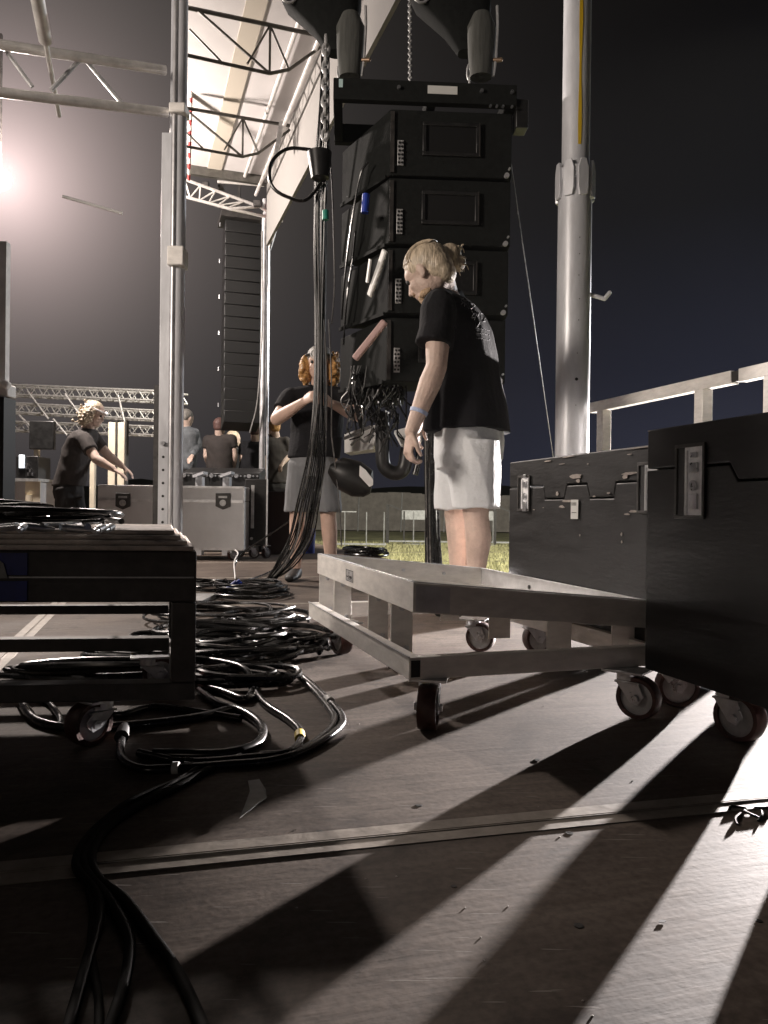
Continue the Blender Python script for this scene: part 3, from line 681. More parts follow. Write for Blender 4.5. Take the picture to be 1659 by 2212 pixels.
# hanging bundle: top at the array, down to the floor coil
def bundle(label, path, n, spread, r, seed, m='cable', width_end=1.0):
    rn = random.Random(seed); t = thing('cable_bundle', path[-1][0], label, 'cable bundle'); P = [p for p, _ in path]; S = [s_ for _, s_ in path]
    bs = [MB() for _ in range(2)]
    for i in range(n):
        a = rn.uniform(0, 6.28); rr = math.sqrt(rn.random()); ph = rn.uniform(0, 6.28); pts = []
        for j, (p, s_) in enumerate(zip(P, S)):
            aa = a + .25 * math.sin(j * .9 + ph); pts.append(V(p) + V((math.cos(aa) * rr * s_, math.sin(aa) * rr * s_ * .7, rn.uniform(-.01, .01))))
        bs[0 if i % 4 else 1].tube(crom(pts, 7), r * rn.uniform(.75, 1.25), 7)
    bs[0].build('strands', m, t); 
    if bs[1].v: bs[1].build('pale_strands', 'cable_grey', t)
    return t
YB = 4.95
bp = [(at(704, 60, 4.6), .025), (at(703, 160, 4.62), .025), (at(700, 260, 4.65), .035), (at(696, 340, 4.7), .045), (at(694, 420, 4.75), .04), (at(692, 540, 4.8), .04), (at(692, 660, 4.85), .035), (at(692, 760, 4.88), .035), (at(691, 860, 4.9), .04), (at(688, 940, 4.92), .055), (at(682, 1010, 4.95), .070), (at(667, 1090, 4.97), .080), (at(652, 1160, 5.0), .082), (at(624, 1210, 5.02), .072), (at(600, 1238, 5.05), .05), (at(583, 1252, 5.1), .035), (fl(560, 1268) + Z * .03, .05)]
hb = bundle('long bundle of black cables gripped by the crew member and bending down to the deck', bp, 24, .05, .0046, 4)
b = MB()
for (x0, y0, x1, y1) in ((707, 250, 722, 560), (722, 560, 716, 700), (700, 690, 705, 930), (710, 690, 716, 940), (716, 940, 738, 1180)):
    b.tube(crom([at(x0, y0, 4.75), at((x0 + x1) / 2 + 3, (y0 + y1) / 2, 4.78), at(x1, y1, 4.82)], 8), .0045, 6)
b.build('loose_strands', 'cable_grey', hb)
b = MB(); q = at(703, 455, 4.66); b.cyl(q, at(703, 475, 4.66), .02, n=12); b.build('green_tape', mat('green_tape', (.03, .30, .22), .5), hb)
b = MB(); q = at(692, 355, 4.68)
b.cyl(at(690, 330, 4.66), at(692, 385, 4.66), .075, .055, n=16); b.build('wrap', 'black_plastic', hb)
air([at(702, 330, 4.7), at(660, 322, 4.7), at(620, 322, 4.7), at(590, 345, 4.7), at(582, 375, 4.7), at(590, 405, 4.7), at(620, 425, 4.7), at(660, 432, 4.7), at(695, 395, 4.7)], .011, 'big black cable loop sticking out left of the hanging bundle', group=None)
air([at(738, 690, 4.7), at(745, 600, 4.6), at(760, 480, 4.5), at(778, 380, 4.45), at(795, 350, 4.4)], .006, 'thin cable swinging left of the loudspeaker array', group=GT)
air([at(742, 745, 4.7), at(750, 640, 4.6), at(762, 560, 4.6), at(768, 500, 4.5)], .006, 'second thin cable hanging below the array flank', group=GT)
b2 = [(at(925, 830, 4.3), .035), (at(928, 900, 4.3), .04), (at(930, 1000, 4.3), .042), (at(931, 1100, 4.3), .042), (at(933, 1180, 4.3), .046), (at(936, 1250, 4.3), .055), (fl(938, 1290) + Z * .02, .07)]
bundle('short thick bundle of black cables hanging beside the pale shorts', b2, 26, .05, .0066, 9)
b = MB(); b.tube([at(1092, 270, 4.5), at(1142, 615, 4.9), at(1192, 965, 5.4), at(1215, 1130, 5.8)], .003, 5)
one(b, 'guy_wire', 'galv', 'thin steel guy wire slanting down right of the array', 'wire')

# cables lying on the cart
gc = 'cable loops heaped on top of the black cart'
b = MB(); c0 = fl(110, 1140, ztop); b.tube(coil(c0, .16, .11, 4, .007, .03, .1, .22, 31), .0055, 8); b.tube(coil(c0 + V((-.12, .02, 0)), .12, .10, 4, .007, .045, .3, .4, 32), .0055, 8)
one(b, 'cable_coil', 'cable', 'loose cable coil heaped on the ribbed top of the cart', 'cable coil')
b = MB(); p_ = [fl(150, 1142, ztop), fl(190, 1136, ztop), fl(187, 1122, ztop), fl(140, 1116, ztop), fl(60, 1118, ztop)]
b.tube(crom([V((p.x, p.y, ztop + .012)) for p in [fl(90, 1149, ztop), fl(150, 1146, ztop), fl(195, 1136, ztop), fl(188, 1124, ztop), fl(130, 1119, ztop), fl(60, 1121, ztop)]], 10), .006, 8)
b.tube(crom([V((p.x, p.y, ztop + .02)) for p in [fl(185, 1128, ztop), fl(215, 1133, ztop), fl(240, 1142, ztop), fl(262, 1148, ztop)]], 10), .006, 8)
one(b, 'cable', 'cable_grey', 'pale grey lead looped over the coil on the cart', 'cable')
for (px, py, lb_) in ((20, 1148, 'plug end nearest the left edge on the cart top'), (48, 1150, 'second plug end from the left on the cart top'), (75, 1149, 'third plug end from the left on the cart top'), (160, 1151, 'plug end in front of the pale lead loop on the cart'), (185, 1150, 'plug end right under the bend of the pale lead on the cart'), (215, 1152, 'second plug end from the right on the cart top'), (236, 1150, 'rightmost plug end on the cart top')):
    b = MB()
    q = fl(px, py, ztop) + Z * .012; a = px * .3; d_ = V((math.cos(a), math.sin(a), .1)); q.z = ztop + .008; b.cyl(q - d_ * .018, q + d_ * .018, .0075, n=12); b.cyl(q + d_ * .018, q + d_ * .026, .006, n=10); b.cyl(q - d_ * .034, q - d_ * .018, .004, .006, n=10)
    one(b, 'plug', 'chrome', lb_, 'plug', 'plug ends on the cart')

b = MB(); rn = random.Random(8)
for (x0, y0, x1, y1) in ((1575, 1752, 1612, 1748), (1608, 1752, 1640, 1768), (1600, 1758, 1592, 1782), (1630, 1746, 1665, 1744), (1645, 1752, 1638, 1775)):
    a, c_ = fl(x0, y0), fl(x1, y1); m1 = (a + c_) / 2 + V((rn.uniform(-.01, .01), rn.uniform(-.01, .01), .003)); b.tube(crom([a + Z * .001, m1, c_ + Z * .001], 5), .0022, 6)
one(b, 'torn_tape', 'cable_matte', 'crumpled strip of black tape over the seam at the right edge', 'tape')
b = MB()
for (x0, y0, w_) in ((1430, 1990, 12), (1160, 1642, 8)):
    pts = []
    for k in range(8):
        a = 6.283 * k / 8; rr = rn.uniform(.5, 1); pts.append(fl(x0 + math.cos(a) * w_ * rr, y0 + math.sin(a) * w_ * .4 * rr, .0006))
    b.prism(pts, Z * .0006)
b.build('gouge', 'recess', dk, smooth=False)
# tape scrap
p0 = fl(548, 1712)
b = MB(); pts = [fl(x, y) for (x, y) in ((560, 1688), (574, 1712), (576, 1728), (558, 1742), (530, 1764), (518, 1772), (528, 1748), (540, 1715), (536, 1692))]
b.prism([q + Z * (.003 + .004 * abs(noise.noise(q * 30))) for q in pts], Z * .0012)
one(b, 'tape_scrap', 'tape', 'torn scrap of grey tape stuck to the deck above the seam', 'tape', smooth=False)

# ================================================================ left tower (square sleeve, round mast, bracket)
YT = 4.05
tw = thing('lighting_tower', V((at(365, 1100, YT).x, YT, 0)), 'silver telescopic tower with a row of pin holes standing behind the cart', 'tower')
def vt(px, Y=YT): return at(px, 1100, Y).x
def tz(py, Y=YT): return at(365, py, Y).z
b = MB(); xl, xr = vt(344), vt(366); b.obox((xl, YT - .03, 0), (xr - xl, 0, 0), (0, .06, 0), (0, 0, tz(292))); b.build('square_sleeve', 'mast', tw, bevel=.003)
for i in range(9):
    z_ = tz(960 + i * 28); MB().cyl((vt(355), YT - .0315, z_), (vt(355), YT - .0302, z_), .007, n=12).build('pin_hole', 'recess', tw)
b = MB(); b.cyl((vt(355), YT - .045, tz(959)), (vt(355), YT - .03, tz(959)), .012, n=6); b.build('bolt', 'chrome', tw)
b = MB(); b.cyl((vt(379), YT, 0), (vt(379), YT, 4.8), (vt(396) - vt(366)) / 2, n=28); b.build('round_mast', 'mast', tw)
b = MB(); b.obox((vt(352), YT + .05, tz(292)), (vt(364) - vt(352), 0, 0), (0, .05, 0), (0, 0, 4.8 - tz(292))); b.build('inner_tube', 'mast', tw, bevel=.003)
b = MB(); b.cyl((vt(372), YT - .035, .0), (vt(372), YT - .035, 4.8), .012, n=12); b.build('cable_guide', 'alu', tw)
b = MB(); b.obox((vt(326), YT + .03, 0), (vt(341) - vt(326), 0, 0), (0, .05, 0), (0, 0, tz(830))); b.build('black_upright', 'black_metal', tw)
for py_, h_ in ((560, .10), (245, .05)): MB().box((vt(380), YT - .02, tz(py_)), (.085, .10, h_)).build('bracket', 'alu_dull', tw, bevel=.006)
b = MB(); b.box((vt(370), YT, .012), (.4, .4, .024)); b.build('base_plate', 'galv', tw)

# ================================================================ trusses
def lattice(mb, a0, a1, b0, b1, n, r, alt=True):
    a0, a1, b0, b1 = map(V, (a0, a1, b0, b1))
    for i in range(n):
        p = a0.lerp(a1, i / n); q = a0.lerp(a1, (i + 1) / n); m_ = b0.lerp(b1, (i + .5) / n); mb.cyl(p, m_, r, n=6); mb.cyl(m_, q, r, n=6)
def box_truss(name, p, q, w_, h, label, n, m='truss', r=.024, rd=.011, group=None, side=None):
    p, q = V(p), V(q); d_ = (q - p).normalized(); sd_ = side or V((d_.y, -d_.x, 0)).normalized(); upv = sd_.cross(d_); upv = upv if upv.z > 0 else -upv
    t = thing(name, p, label, 'truss', group)
    c = [(p + sd_ * s_ * w_ / 2 + upv * k * h / 2, q + sd_ * s_ * w_ / 2 + upv * k * h / 2) for s_ in (-1, 1) for k in (-1, 1)]
    for a, b_ in c:
        mb = MB(); mb.cyl(a, b_, r, n=12); mb.build('chord', m, t)
    mb = MB()
    for i, j in ((0, 1), (2, 3), (0, 2), (1, 3)): lattice(mb, c[i][0], c[i][1], c[j][0], c[j][1], n, rd)
    mb.build('bracing', m, t); return t
# near truss joining the tower, seen at the upper left
p = at(-330, 85, 3.45); q = at(366, 196, 4.08)
t = thing('side_truss', q, 'pale ladder truss running left from the tower, top left', 'truss')
up_a = [at(-330, 45, 3.35), at(358, 152, 4.05)]; up_b = [at(-330, 160, 3.35), at(362, 243, 4.05)]
for a in (up_a, up_b):
    b = MB(); b.cyl(a[0], a[1], .024, n=14); b.build('chord', 'truss', t)
for (x0, y0, x1, y1) in ((8, 103, 70, 188), (110, 195, 172, 130), (187, 132, 262, 222), (-120, 160, -55, 95)):
    pa = at(x0, y0, 3.35 + .7 * (x0 + 330) / 690); pb_ = at(x1, y1, 3.35 + .7 * (x1 + 330) / 690); MB().cyl(pa, pb_, .011, n=8).build('brace', 'alu', t)
b = MB(); b.cyl(at(74, -40, 3.3), at(98, 88, 3.6), .030, n=14); b.cyl(at(98, 88, 3.6), at(128, 250, 4.2), .012, n=10)
one(b, 'roof_strut', 'truss', 'bright diagonal strut reaching down to the side truss, top left corner', 'strut')
one(MB().cyl(at(135, 424, 5.2), at(265, 461, 5.3), .011, n=8), 'spreader_bar', 'white', 'short bright bar slanting alone against the dark roof', 'bar')
# stage roof over the left part
rf = MB(); zc_ = 4.95
# floodlight
fx = thing('floodlight', LP, 'glaring floodlight cut by the left edge of the picture', 'floodlight')
fd = (V((-.1, 2.5, 1)) - LP).normalized(); fu = fd.orthogonal().normalized(); fv = fd.cross(fu)
b = MB(); b.cyl(LP - fd * .03, LP - fd * .16, .10, .07, n=20); b.build('housing', 'black_metal', fx)
b = MB(); b.cyl(LP - fd * .012, LP - fd * .029, .085, n=20); b.build('lens', 'lens', fx)
b = MB(); b.bar(LP - fd * .1 + V((0, 0, .08)), LP - fd * .1 + V((0, 0, 1.4)), .03, .03, up=V((1, 0, 0))); b.build('yoke', 'black_metal', fx)
# left edge upright with white corner block and black base
q = at(6, 840, 6.3); t = thing('truss_tower', V((q.x, q.y, 0)), 'upright tower at the far left edge with a white corner block on a black base', 'tower')
b = MB(); b.box(V((q.x, q.y, q.z + .62)), (.07, .07, 1.15)); b.build('upright', 'white', t)
b = MB(); b.box(q - Z * .02, (.15, .15, .10)); b.cyl(q + V((.05, -.12, .03)), q + V((.11, -.12, .0)), .035, n=14); b.build('corner_block', 'white', t, bevel=.01)
b = MB(); b.box(V((q.x + .0, q.y, (q.z - .08) / 2)), (.12, .2, q.z - .08)); b.build('black_base', 'recess', t)
# back trusses
YK = 12.5
GB = 'low aluminium trusses across the back of the stage'
box_truss('box_truss', (at(-60, 832, YK) + at(-60, 842, YK)) / 2 + Z * -.02, at(400, 860, YK), .3, .155, 'topmost of the three long trusses behind the man with the headlamp', 17, r=.017, rd=.009, group=GB)
box_truss('box_truss', at(-60, 877, YK), at(400, 902, YK), .3, .145, 'middle of the three long trusses behind the man with the headlamp', 17, r=.015, rd=.009, group=GB)
box_truss('box_truss', at(-60, 918, YK + .2), at(400, 934, YK + .2), .3, .14, 'lowest of the three long trusses behind the man with the headlamp', 17, r=.014, rd=.008, group=GB)
for (x0, y0, x1, y1, lb_) in ((60, 845, 105, 905, 'first from the left'), (140, 850, 190, 920, 'left of the man with the headlamp'), (255, 853, 275, 935, 'right of the man with the headlamp'), (40, 895, 80, 935, 'lowest at the left'), (115, 905, 145, 940, 'short one behind the shoulder of the bending man')):
    one(MB().cyl(at(x0, y0, YK - .3), at(x1, y1, YK - .3), .016, n=8), 'diagonal_brace', 'truss', 'thin diagonal brace across the back trusses, ' + lb_, 'brace', 'diagonal braces on the back trusses')

# ================================================================ stage roof (white soffit, dark trusses, printed fascia)
ZR = 4.42
rt = thing('stage_roof', at(565, 378, 9.3), 'white lit roof canopy of the stage with a printed fascia', 'stage roof')
def rp_(px, py, z_=ZR): return fl(px, py, z_)
e1, e2 = rp_(575, 380), rp_(708, 60); ed = (e1 - e2).normalized(); en = V((ed.y, -ed.x, 0)); en = en if en.x < 0 else -en
R0 = e1; RL = 6.5
b = MB(); b.obox(R0, en * 1.13, -ed * RL, Z * .05); b.build('soffit', 'fabric', rt, smooth=False)
b = MB(); b.obox(R0 + Z * -.10, en * 1.13, ed * .06, Z * .16); b.build('end_beam', 'truss_dark', rt)
b = MB(); b.obox(R0 - en * .04 + Z * -.82, -ed * RL, en * .03, Z * .86); fa = b.build('fascia', mat('grey_printed_banner', (.22, .21, .20), .8), rt, smooth=False)
# fascia print: bold swirls
b = MB(); bw_ = MB(); rn = random.Random(5); o = R0 - en * .046
def fp(s_, z_): return o - ed * s_ + Z * (z_ - .82)
for i in range(84):
    s0 = .14 + (i // 2) * .148; zc2 = rn.uniform(.22, .60); hgt = rn.uniform(.22, .46); wv = rn.uniform(.022, .045); n = 9; A = []; B = []
    for k in range(n):
        tt = k / (n - 1); z_ = zc2 + (tt - .5) * hgt; x = s0 + (i % 2) * .06 + .05 * math.sin(tt * 5 + i * 1.9) ; ww = wv * math.sin(math.pi * min(max(tt, .06), .94)); A.append(fp(x - ww, z_)); B.append(fp(x + ww, z_))
    (b if i % 2 else bw_).prism(A + B[::-1], -en * (.004 if i % 2 else .006))
b.build('fascia_print', mat('dark_fascia_print', (.03, .028, .028), .7), fa, smooth=False); bw_.build('fascia_print', mat('white_fascia_print', (.62, .6, .58), .7), fa, smooth=False)
# edge truss beside the fascia
b = MB()
for s_ in (0, .22):
    b.cyl(R0 + en * (.03 + s_) - Z * .04, R0 + en * (.03 + s_) - ed * RL - Z * .04, .02, n=8)
b.cyl(R0 + en * .12 - Z * .24, R0 + en * .12 - ed * RL - Z * .24, .02, n=8)
lattice(b, R0 + en * .03 - Z * .04, R0 + en * .03 - ed * RL - Z * .04, R0 + en * .12 - Z * .24, R0 + en * .12 - ed * RL - Z * .24, 26, .009)
b.build('edge_truss', 'truss', rt)
# cross trusses
for (py) in (245, 30, -330):
    base = rp_(560, py, ZR - .05); s_ = (base - R0).dot(-ed); A_ = R0 - ed * s_ + en * .02; B_ = R0 - ed * s_ + en * 1.12
    b = MB(); zt_ = ZR - .12; zb2 = ZR - .50
    a0, a1 = V((A_.x, A_.y, zt_)), V((B_.x, B_.y, zt_)); m0 = a0.lerp(a1, .28); m1 = a0.lerp(a1, .42)
    b.cyl(a0, a1, 17e-3, n=8); b.cyl(a0 - Z * .04, V((m0.x, m0.y, zb2 + .06)), 13e-3, n=8); b.cyl(V((m0.x, m0.y, zb2 + .06)), V((m1.x, m1.y, zb2)), 14e-3, n=8); b.cyl(V((m1.x, m1.y, zb2)), V((a1.x, a1.y, zb2 + .02)), 14e-3, n=8)
    b.cyl(V((m1.x, m1.y, zb2)), V((m1.x, m1.y, zt_)), 10e-3, n=8)
    b.cyl(m1, V((m0.x, m0.y, zb2 + .06)), 9e-3, n=8); b.cyl(m1, a0.lerp(a1, .58) - Z * .34, 8e-3, n=8)
    b.cyl(V((m1.x, m1.y, zb2)), a0.lerp(a1, .93), 12e-3, n=8); b.cyl(a0.lerp(a1, .74) - Z * .38, a0.lerp(a1, .98) - Z * .16, 9e-3, n=8)
    b.build('cross_truss', 'truss_dark', rt)
# red and white strap
st_ = MB(); sw = MB(); 
for i in range(34):
    a = at(419 - i * .33, -20 + i * 12, 6.2 + i * .06); c_ = at(419 - (i + 1) * .33, -20 + (i + 1) * 12, 6.2 + (i + 1) * .06)
    (st_ if i % 2 else sw).cyl(a, c_, .016, n=8)
q = thing('ratchet_strap', at(408, 378, 8.2), 'red and white striped line hanging beside the tower under the white roof', 'strap')
st_.build('red_band', 'red_strap', q); sw.build('white_band', 'label', q)
# shadow band on the soffit, painted as a broad tan strip
b = MB(); s0_ = R0 + en * .52 - Z * .012; b.obox(s0_, en * .16, -ed * RL, Z * .010); b.build('soffit_shadow_band', mat('tan_shadow_band', (.42, .38, .32), .7), rt)
# far stage corner: mast, motor truss and rigging under the soffit end
fm = at(567, 900, 9.3); t = thing('far_mast', V((fm.x, fm.y, 0)), 'slim bright mast at the far corner of the roof with a rope alongside', 'mast')
b = MB(); b.cyl(V((fm.x, fm.y, 0)), V((fm.x, fm.y, ZR - .2)), .035, n=14); b.build('tube', 'alu', t)
b = MB(); b.cyl(V((fm.x + .06, fm.y, 0)), V((fm.x + .06, fm.y, ZR - .2)), .012, n=8); b.build('guide_tube', 'alu', t)
b = MB(); b.tube(crom([at(566, 500, 9.2), at(566, 700, 9.2), at(557, 860, 9.2), at(540, 935, 9.2)], 8), .012, 6); b.build('rope', 'cable_grey', t)
b = MB()
ha, hb_ = at(400, 388, 8.8), at(560, 446, 9.2); hc, hd_ = at(400, 425, 8.8), at(500, 452, 9.0)
for a, c_ in ((ha, hb_), (hc, hd_), (hd_, hb_), (at(470, 392, 9.0), at(570, 400, 9.2)), (at(500, 452, 9.0), at(608, 476, 9.4)), (at(560, 446, 9.2), at(610, 478, 9.4)), (at(582, 540, 9.3), at(613, 440, 9.3))): b.cyl(a, c_, .018, n=8)
lattice(b, ha, hb_, hc, hd_, 5, .009)
one(b, 'corner_truss', 'truss', 'small bent truss under the far end of the white roof', 'truss')
for (px, py, s_, lb_) in ((445, 399, .06, 'leftmost'), (478, 405, .06, 'second from the left'), (556, 440, .07, 'lowest'), (575, 392, .08, 'rightmost and topmost')): one(MB().box(at(px, py, 9.1), (s_ * 1.3, s_, s_)), 'rigging_clamp', 'black_metal', 'small dark clamp on the bent far truss, ' + lb_, 'clamp', 'clamps on the far truss', bevel=.01)
one(MB().cyl(at(583, 428, 9.2), at(582, 470, 9.2), .02, n=8), 'rope_tail', 'red_strap', 'short red tail hanging from the far roof corner', 'strap')
b = MB(); b.obox(at(592, 330, 7.4), at(601, 330, 7.4) - at(592, 330, 7.4), V((0, .03, 0)), at(603, 262, 7.4) - at(592, 330, 7.4))
one(b, 'batten', 'galv', 'grey batten hanging on hooks in front of the fascia', 'batten')

# ================================================================ far line array
fa_ = thing('line_array', at(520, 700, 10), 'tall dark loudspeaker array hanging far behind the tower', 'loudspeaker array')
b = MB(); NB = 17; 
for i in range(NB):
    y0 = 490 + i * 25.5; bend = max(0, i - 9) ** 2 * .55; xc = 522 + bend * .1 - i * .3; c = at(xc, y0 + 12, 9.9 - bend * .012)
    t_ = R_(-bend * .35); ax_ = (V((math.cos(R_(17)), math.sin(R_(17)), 0)), V((-math.sin(R_(17)), math.cos(R_(17)), 0)) * math.cos(t_) + Z * math.sin(t_), Z)
    mb = MB(); hw = .235; 
    mb.box(c, (.45, .4, .147), ax_); mb.build('cabinet', 'recess', fa_, bevel=.008)
    if i % 3 == 0:
        b.box(c + V((-.24, -.18, .03)), (.012, .01, .05)); 
b.build('rigging_pin', 'chrome', fa_)
b = MB(); b.box(at(517, 478, 9.9), (.5, .45, .07), AX); b.bar(at(517, 478, 9.9), at(517, 380, 9.9), .03, .03, up=V((1, 0, 0))); b.build('fly_frame', 'black_metal', fa_)

# ================================================================ near line array
OA = at(836, 900, 4.30); OA = V((OA.x, OA.y, 0))
AW = .685
LA_ = V((math.cos(R_(3)), math.sin(R_(3)), 0)); LB_ = V((-LA_.y, LA_.x, 0))
za_top = at(900, 236, 4.3).z; pitch = .378
la = thing('line_array', OA + LA_ * .37 + Z * 1.2, 'big black loudspeaker array hanging behind the man in pale shorts', 'loudspeaker array')
def apt(x, y, z_): return OA + LA_ * x + LB_ * y + Z * z_
for i in range(4):
    zt_ = za_top - i * pitch; zb2 = zt_ - (pitch - .012); lean_ = .0 + .012 * i * i; 
    def a_(x, y, z_): return apt(x, y + lean_, z_)
    pl_ = [(0, 0), (AW, 0), (AW + .05, .50), (-.27, .50)]
    mb = MB()
    ring0 = [a_(x, y, zb2 + (.02 if y else 0)) for x, y in pl_]; ring1 = [a_(x, y, zt_ - (.02 if y else 0)) for x, y in pl_]
    mb.add(ring0 + ring1, [(3, 2, 1, 0), (4, 5, 6, 7), (0, 1, 5, 4), (1, 2, 6, 5), (2, 3, 7, 6), (3, 0, 4, 7)])
    cb_ = mb.build('cabinet', 'cabinet', la, bevel=.006)
    # recessed amplifier bay on the back: frame proud of the back
    x0, x1, z0_, z1_ = .18, .50, zb2 + .11, zt_ - .07
    mb = MB(); 
    for (xa, xb_, zaa, zbb) in ((x0, x1, z0_, z0_ + .02), (x0, x1, z1_ - .02, z1_), (x0, x0 + .02, z0_ + .02, z1_ - .02), (x1 - .02, x1, z0_ + .02, z1_ - .02)): mb.obox(a_(xa, -.002, zaa), LA_ * (xb_ - xa), -LB_ * .016, Z * (zbb - zaa))
    bay = mb.build('amplifier_bay', 'black_plastic', cb_, bevel=.003)
    mb = MB(); mb.obox(a_(x0 + .02, -.001, z0_ + .02), LA_ * (x1 - x0 - .04), -LB_ * .004, Z * (z1_ - z0_ - .04)); mb.build('bay_panel', 'recess', cb_)
    mb = MB(); mb.obox(a_(x1 - .004, -.018, z0_), LA_ * .006, -LB_ * .004, Z * (z1_ - z0_)); mb.build('bay_edge', 'black_metal', cb_)
    # rigging strip with holes down the left back edge
    mb = MB(); mb.obox(a_(.0, -.003, zb2 + .01), LA_ * .022, -LB_ * .010, Z * (pitch - .04)); mb.build('rigging_strip', 'black_metal', cb_); mb = MB(); mb.obox(a_(.04, -.003, zb2 + .05), LA_ * .035, -LB_ * .008, Z * .14); rg_ = mb.build('rigging_plate', 'galv', cb_, bevel=.002)
    mb = MB()
    for r_i in range(6):
        for c_i in range(2): q = a_(.048 + c_i * .018 + (r_i % 2) * .004, -.0118, zb2 + .065 + r_i * .022); mb.cyl(q, q - LB_ * .003, .0068, n=8)
    mb.build('pin_hole', 'recess', rg_)
    mb = MB(); q = a_(AW - .03, -.002, zb2 + .012); mb.cyl(q, q - LB_ * .02, .014, n=12); q = a_(AW - .015, -.002, zb2 + .05); mb.cyl(q, q - LB_ * .02, .006, n=8); mb.build('pin', 'alu', cb_)
    # side link on the flank
    mb = MB(); mb.bar(a_(-.275, .49, zb2 + .01), a_(-.02, .03, zb2 + .0), .012, .02); mb.build('flank_edge', 'cabinet', cb_)
mb = MB(); mb.bar(at(766, 776, 4.25), at(832, 694, 4.2), .035, .04); mb.build('flank_sliver', mat('pale_pink_sliver', (.45, .30, .28), .7), la, bevel=.01)  # slivers of light between the cabinets, drawn as pale bars
mb = MB(); mb.bar(at(798, 640, 4.35), at(832, 540, 4.22), .02, .045); mb.build('flank_sliver', 'label', la, bevel=.008)
mb = MB(); mb.bar(at(793, 610, 4.35), at(800, 560, 4.3), .01, .03); mb.build('flank_sliver', 'label', la)
mb = MB(); mb.cyl(at(788, 460, 4.3), at(791, 420, 4.3), .022, n=12); mb.build('blue_plug', 'blue', la)
# frame
zf = za_top + .02
mb = MB(); mb.obox(apt(-.32, -.05, zf), LA_ * 1.02, LB_ * .05, Z * .115); mb.obox(apt(-.32, .45, zf), LA_ * 1.02, LB_ * .05, Z * .115); mb.obox(apt(-.32, 0, zf), LA_ * .05, LB_ * .45, Z * .115); mb.obox(apt(.65, 0, zf), LA_ * .05, LB_ * .45, Z * .115); mb.obox(apt(.2, 0, zf), LA_ * .05, LB_ * .45, Z * .115)
fr = mb.build('fly_frame', 'cabinet', la, bevel=.004)
mb = MB(); mb.obox(apt(.20, -.053, zf + .045), LA_ * .165, -LB_ * .002, Z * .045); mb.build('frame_label', 'label', fr)
mb = MB(); mb.obox(apt(-.29, -.053, zf + .06), LA_ * .022, -LB_ * .002, Z * .045); mb.build('frame_tag', mat('pale_cyan_tag', (.45, .6, .6), .5), fr)
mb = MB()
for x in (.55, .585, .62, .67): mb.cyl(apt(x, -.051, zf - .012), apt(x, -.066, zf - .012), .007, n=8)
for x in (.04, .50, .67): mb.cyl(apt(x, -.051, zf + .07), apt(x, -.066, zf + .07), .010, n=8)
mb.build('frame_bolt', 'chrome', fr)
mb = MB(); mb.box(apt(.735, .02, zf - .03), (.07, .1, .16), (LA_, LB_, Z)); mb.build('inclinometer', 'black_plastic', fr, bevel=.005)

# hoists
def chain(mb, a, b_, n, r, w_):
    a, b_ = V(a), V(b_); d_ = (b_ - a) / n
    for i in range(n):
        c = a + d_ * (i + .5); L = d_.length * .72; s_ = V((1, 0, 0)) if i % 2 else V((0, 1, 0)); dn = d_.normalized(); pts = []
        for k in range(12):
            t = 2 * math.pi * k / 12; pts.append(c + dn * math.cos(t) * L + s_ * math.sin(t) * w_)
        mb.tube(pts, r, 5, closed=True)
def hoist(px0, label, y, flip=1, bagx=0):
    c = at(px0, 20, y); t = thing('chain_hoist', c, label, 'chain hoist', 'chain hoists above the array frame')
    b = MB(); b.loft([(c + V((flip * .13, 0, -.26)), V((.07, 0, 0)), V((0, .05, 0))), (c + V((flip * .10, 0, -.14)), V((.13, 0, 0)), V((0, .08, 0))), (c + V((.03, 0, .0)), V((.22, 0, 0)), V((0, .11, 0))), (c + V((.0, 0, .12)), V((.25, 0, 0)), V((0, .12, 0))), (c + V((0, 0, .30)), V((.24, 0, 0)), V((0, .11, 0)))], 20, .6)
    b.build('motor_body', 'cabinet', t)
    b = MB(); b.ell(c + V((-.08, -.10, .06)), (.09, .05, .07)); b.tube([c + V((-.16, -.1, .04)) + V((math.cos(a) * .05, 0, math.sin(a) * .07)) for a in [k * .5 for k in range(13)]], .008, 6, closed=True); b.build('motor_cap', 'galv', t)
    g_ = at(bagx, 70, y - .1); hz = at(bagx, 168, y - .1)
    b = MB(); b.loft([(V((g_.x, g_.y, hz.z)), V((.062, 0, 0)), V((0, .055, 0))), (V((g_.x, g_.y, hz.z + .13)), V((.075, 0, 0)), V((0, .06, 0))), (V((g_.x, g_.y, g_.z + .03)), V((.082, 0, 0)), V((0, .06, 0))), (V((g_.x, g_.y, g_.z + .1)), V((.05, 0, 0)), V((0, .05, 0)))], 18)
    bg_ = b.build('chain_bag', mat('grey_chain_bag', (.07, .072, .066), .85, 0, 12, .3, .5, 14, stretch=(3, 3, .4)), t)
    b = MB(); b.tube(crom([V((g_.x + .085, g_.y - .02, g_.z + .14)), V((g_.x + .088, g_.y - .02, g_.z + .03)), V((g_.x + .080, g_.y - .02, hz.z + .10)), V((g_.x + .068, g_.y - .015, hz.z + .0))], 6), .008, 6); b.build('edge_strap', 'galv', t)
    b = MB(); q = V((g_.x + .072, g_.y - .02, hz.z + .09)); b.cap(q, q + V((.038, -.01, -.004)), .011, n=10); b.build('shackle', mat('brass_shackle', (.36, .25, .17), .4, .7), t)
    b = MB(); chain(b, c + V((flip * .13, 0, -.26)), V((c.x + flip * .13, c.y, zf + .13)), 4, .006, .014); b.build('hook_chain', 'galv', t)
    return t
hoist(688, 'left chain hoist hanging over the left end of the array frame', 4.5, 1, 757)
hoist(968, 'right chain hoist with a pale grey chain bag over the array frame', 4.5, 1, 1040)
b = MB(); chain(b, at(885, -40, 4.45), at(886, 185, 4.45), 34, .0045, .008)
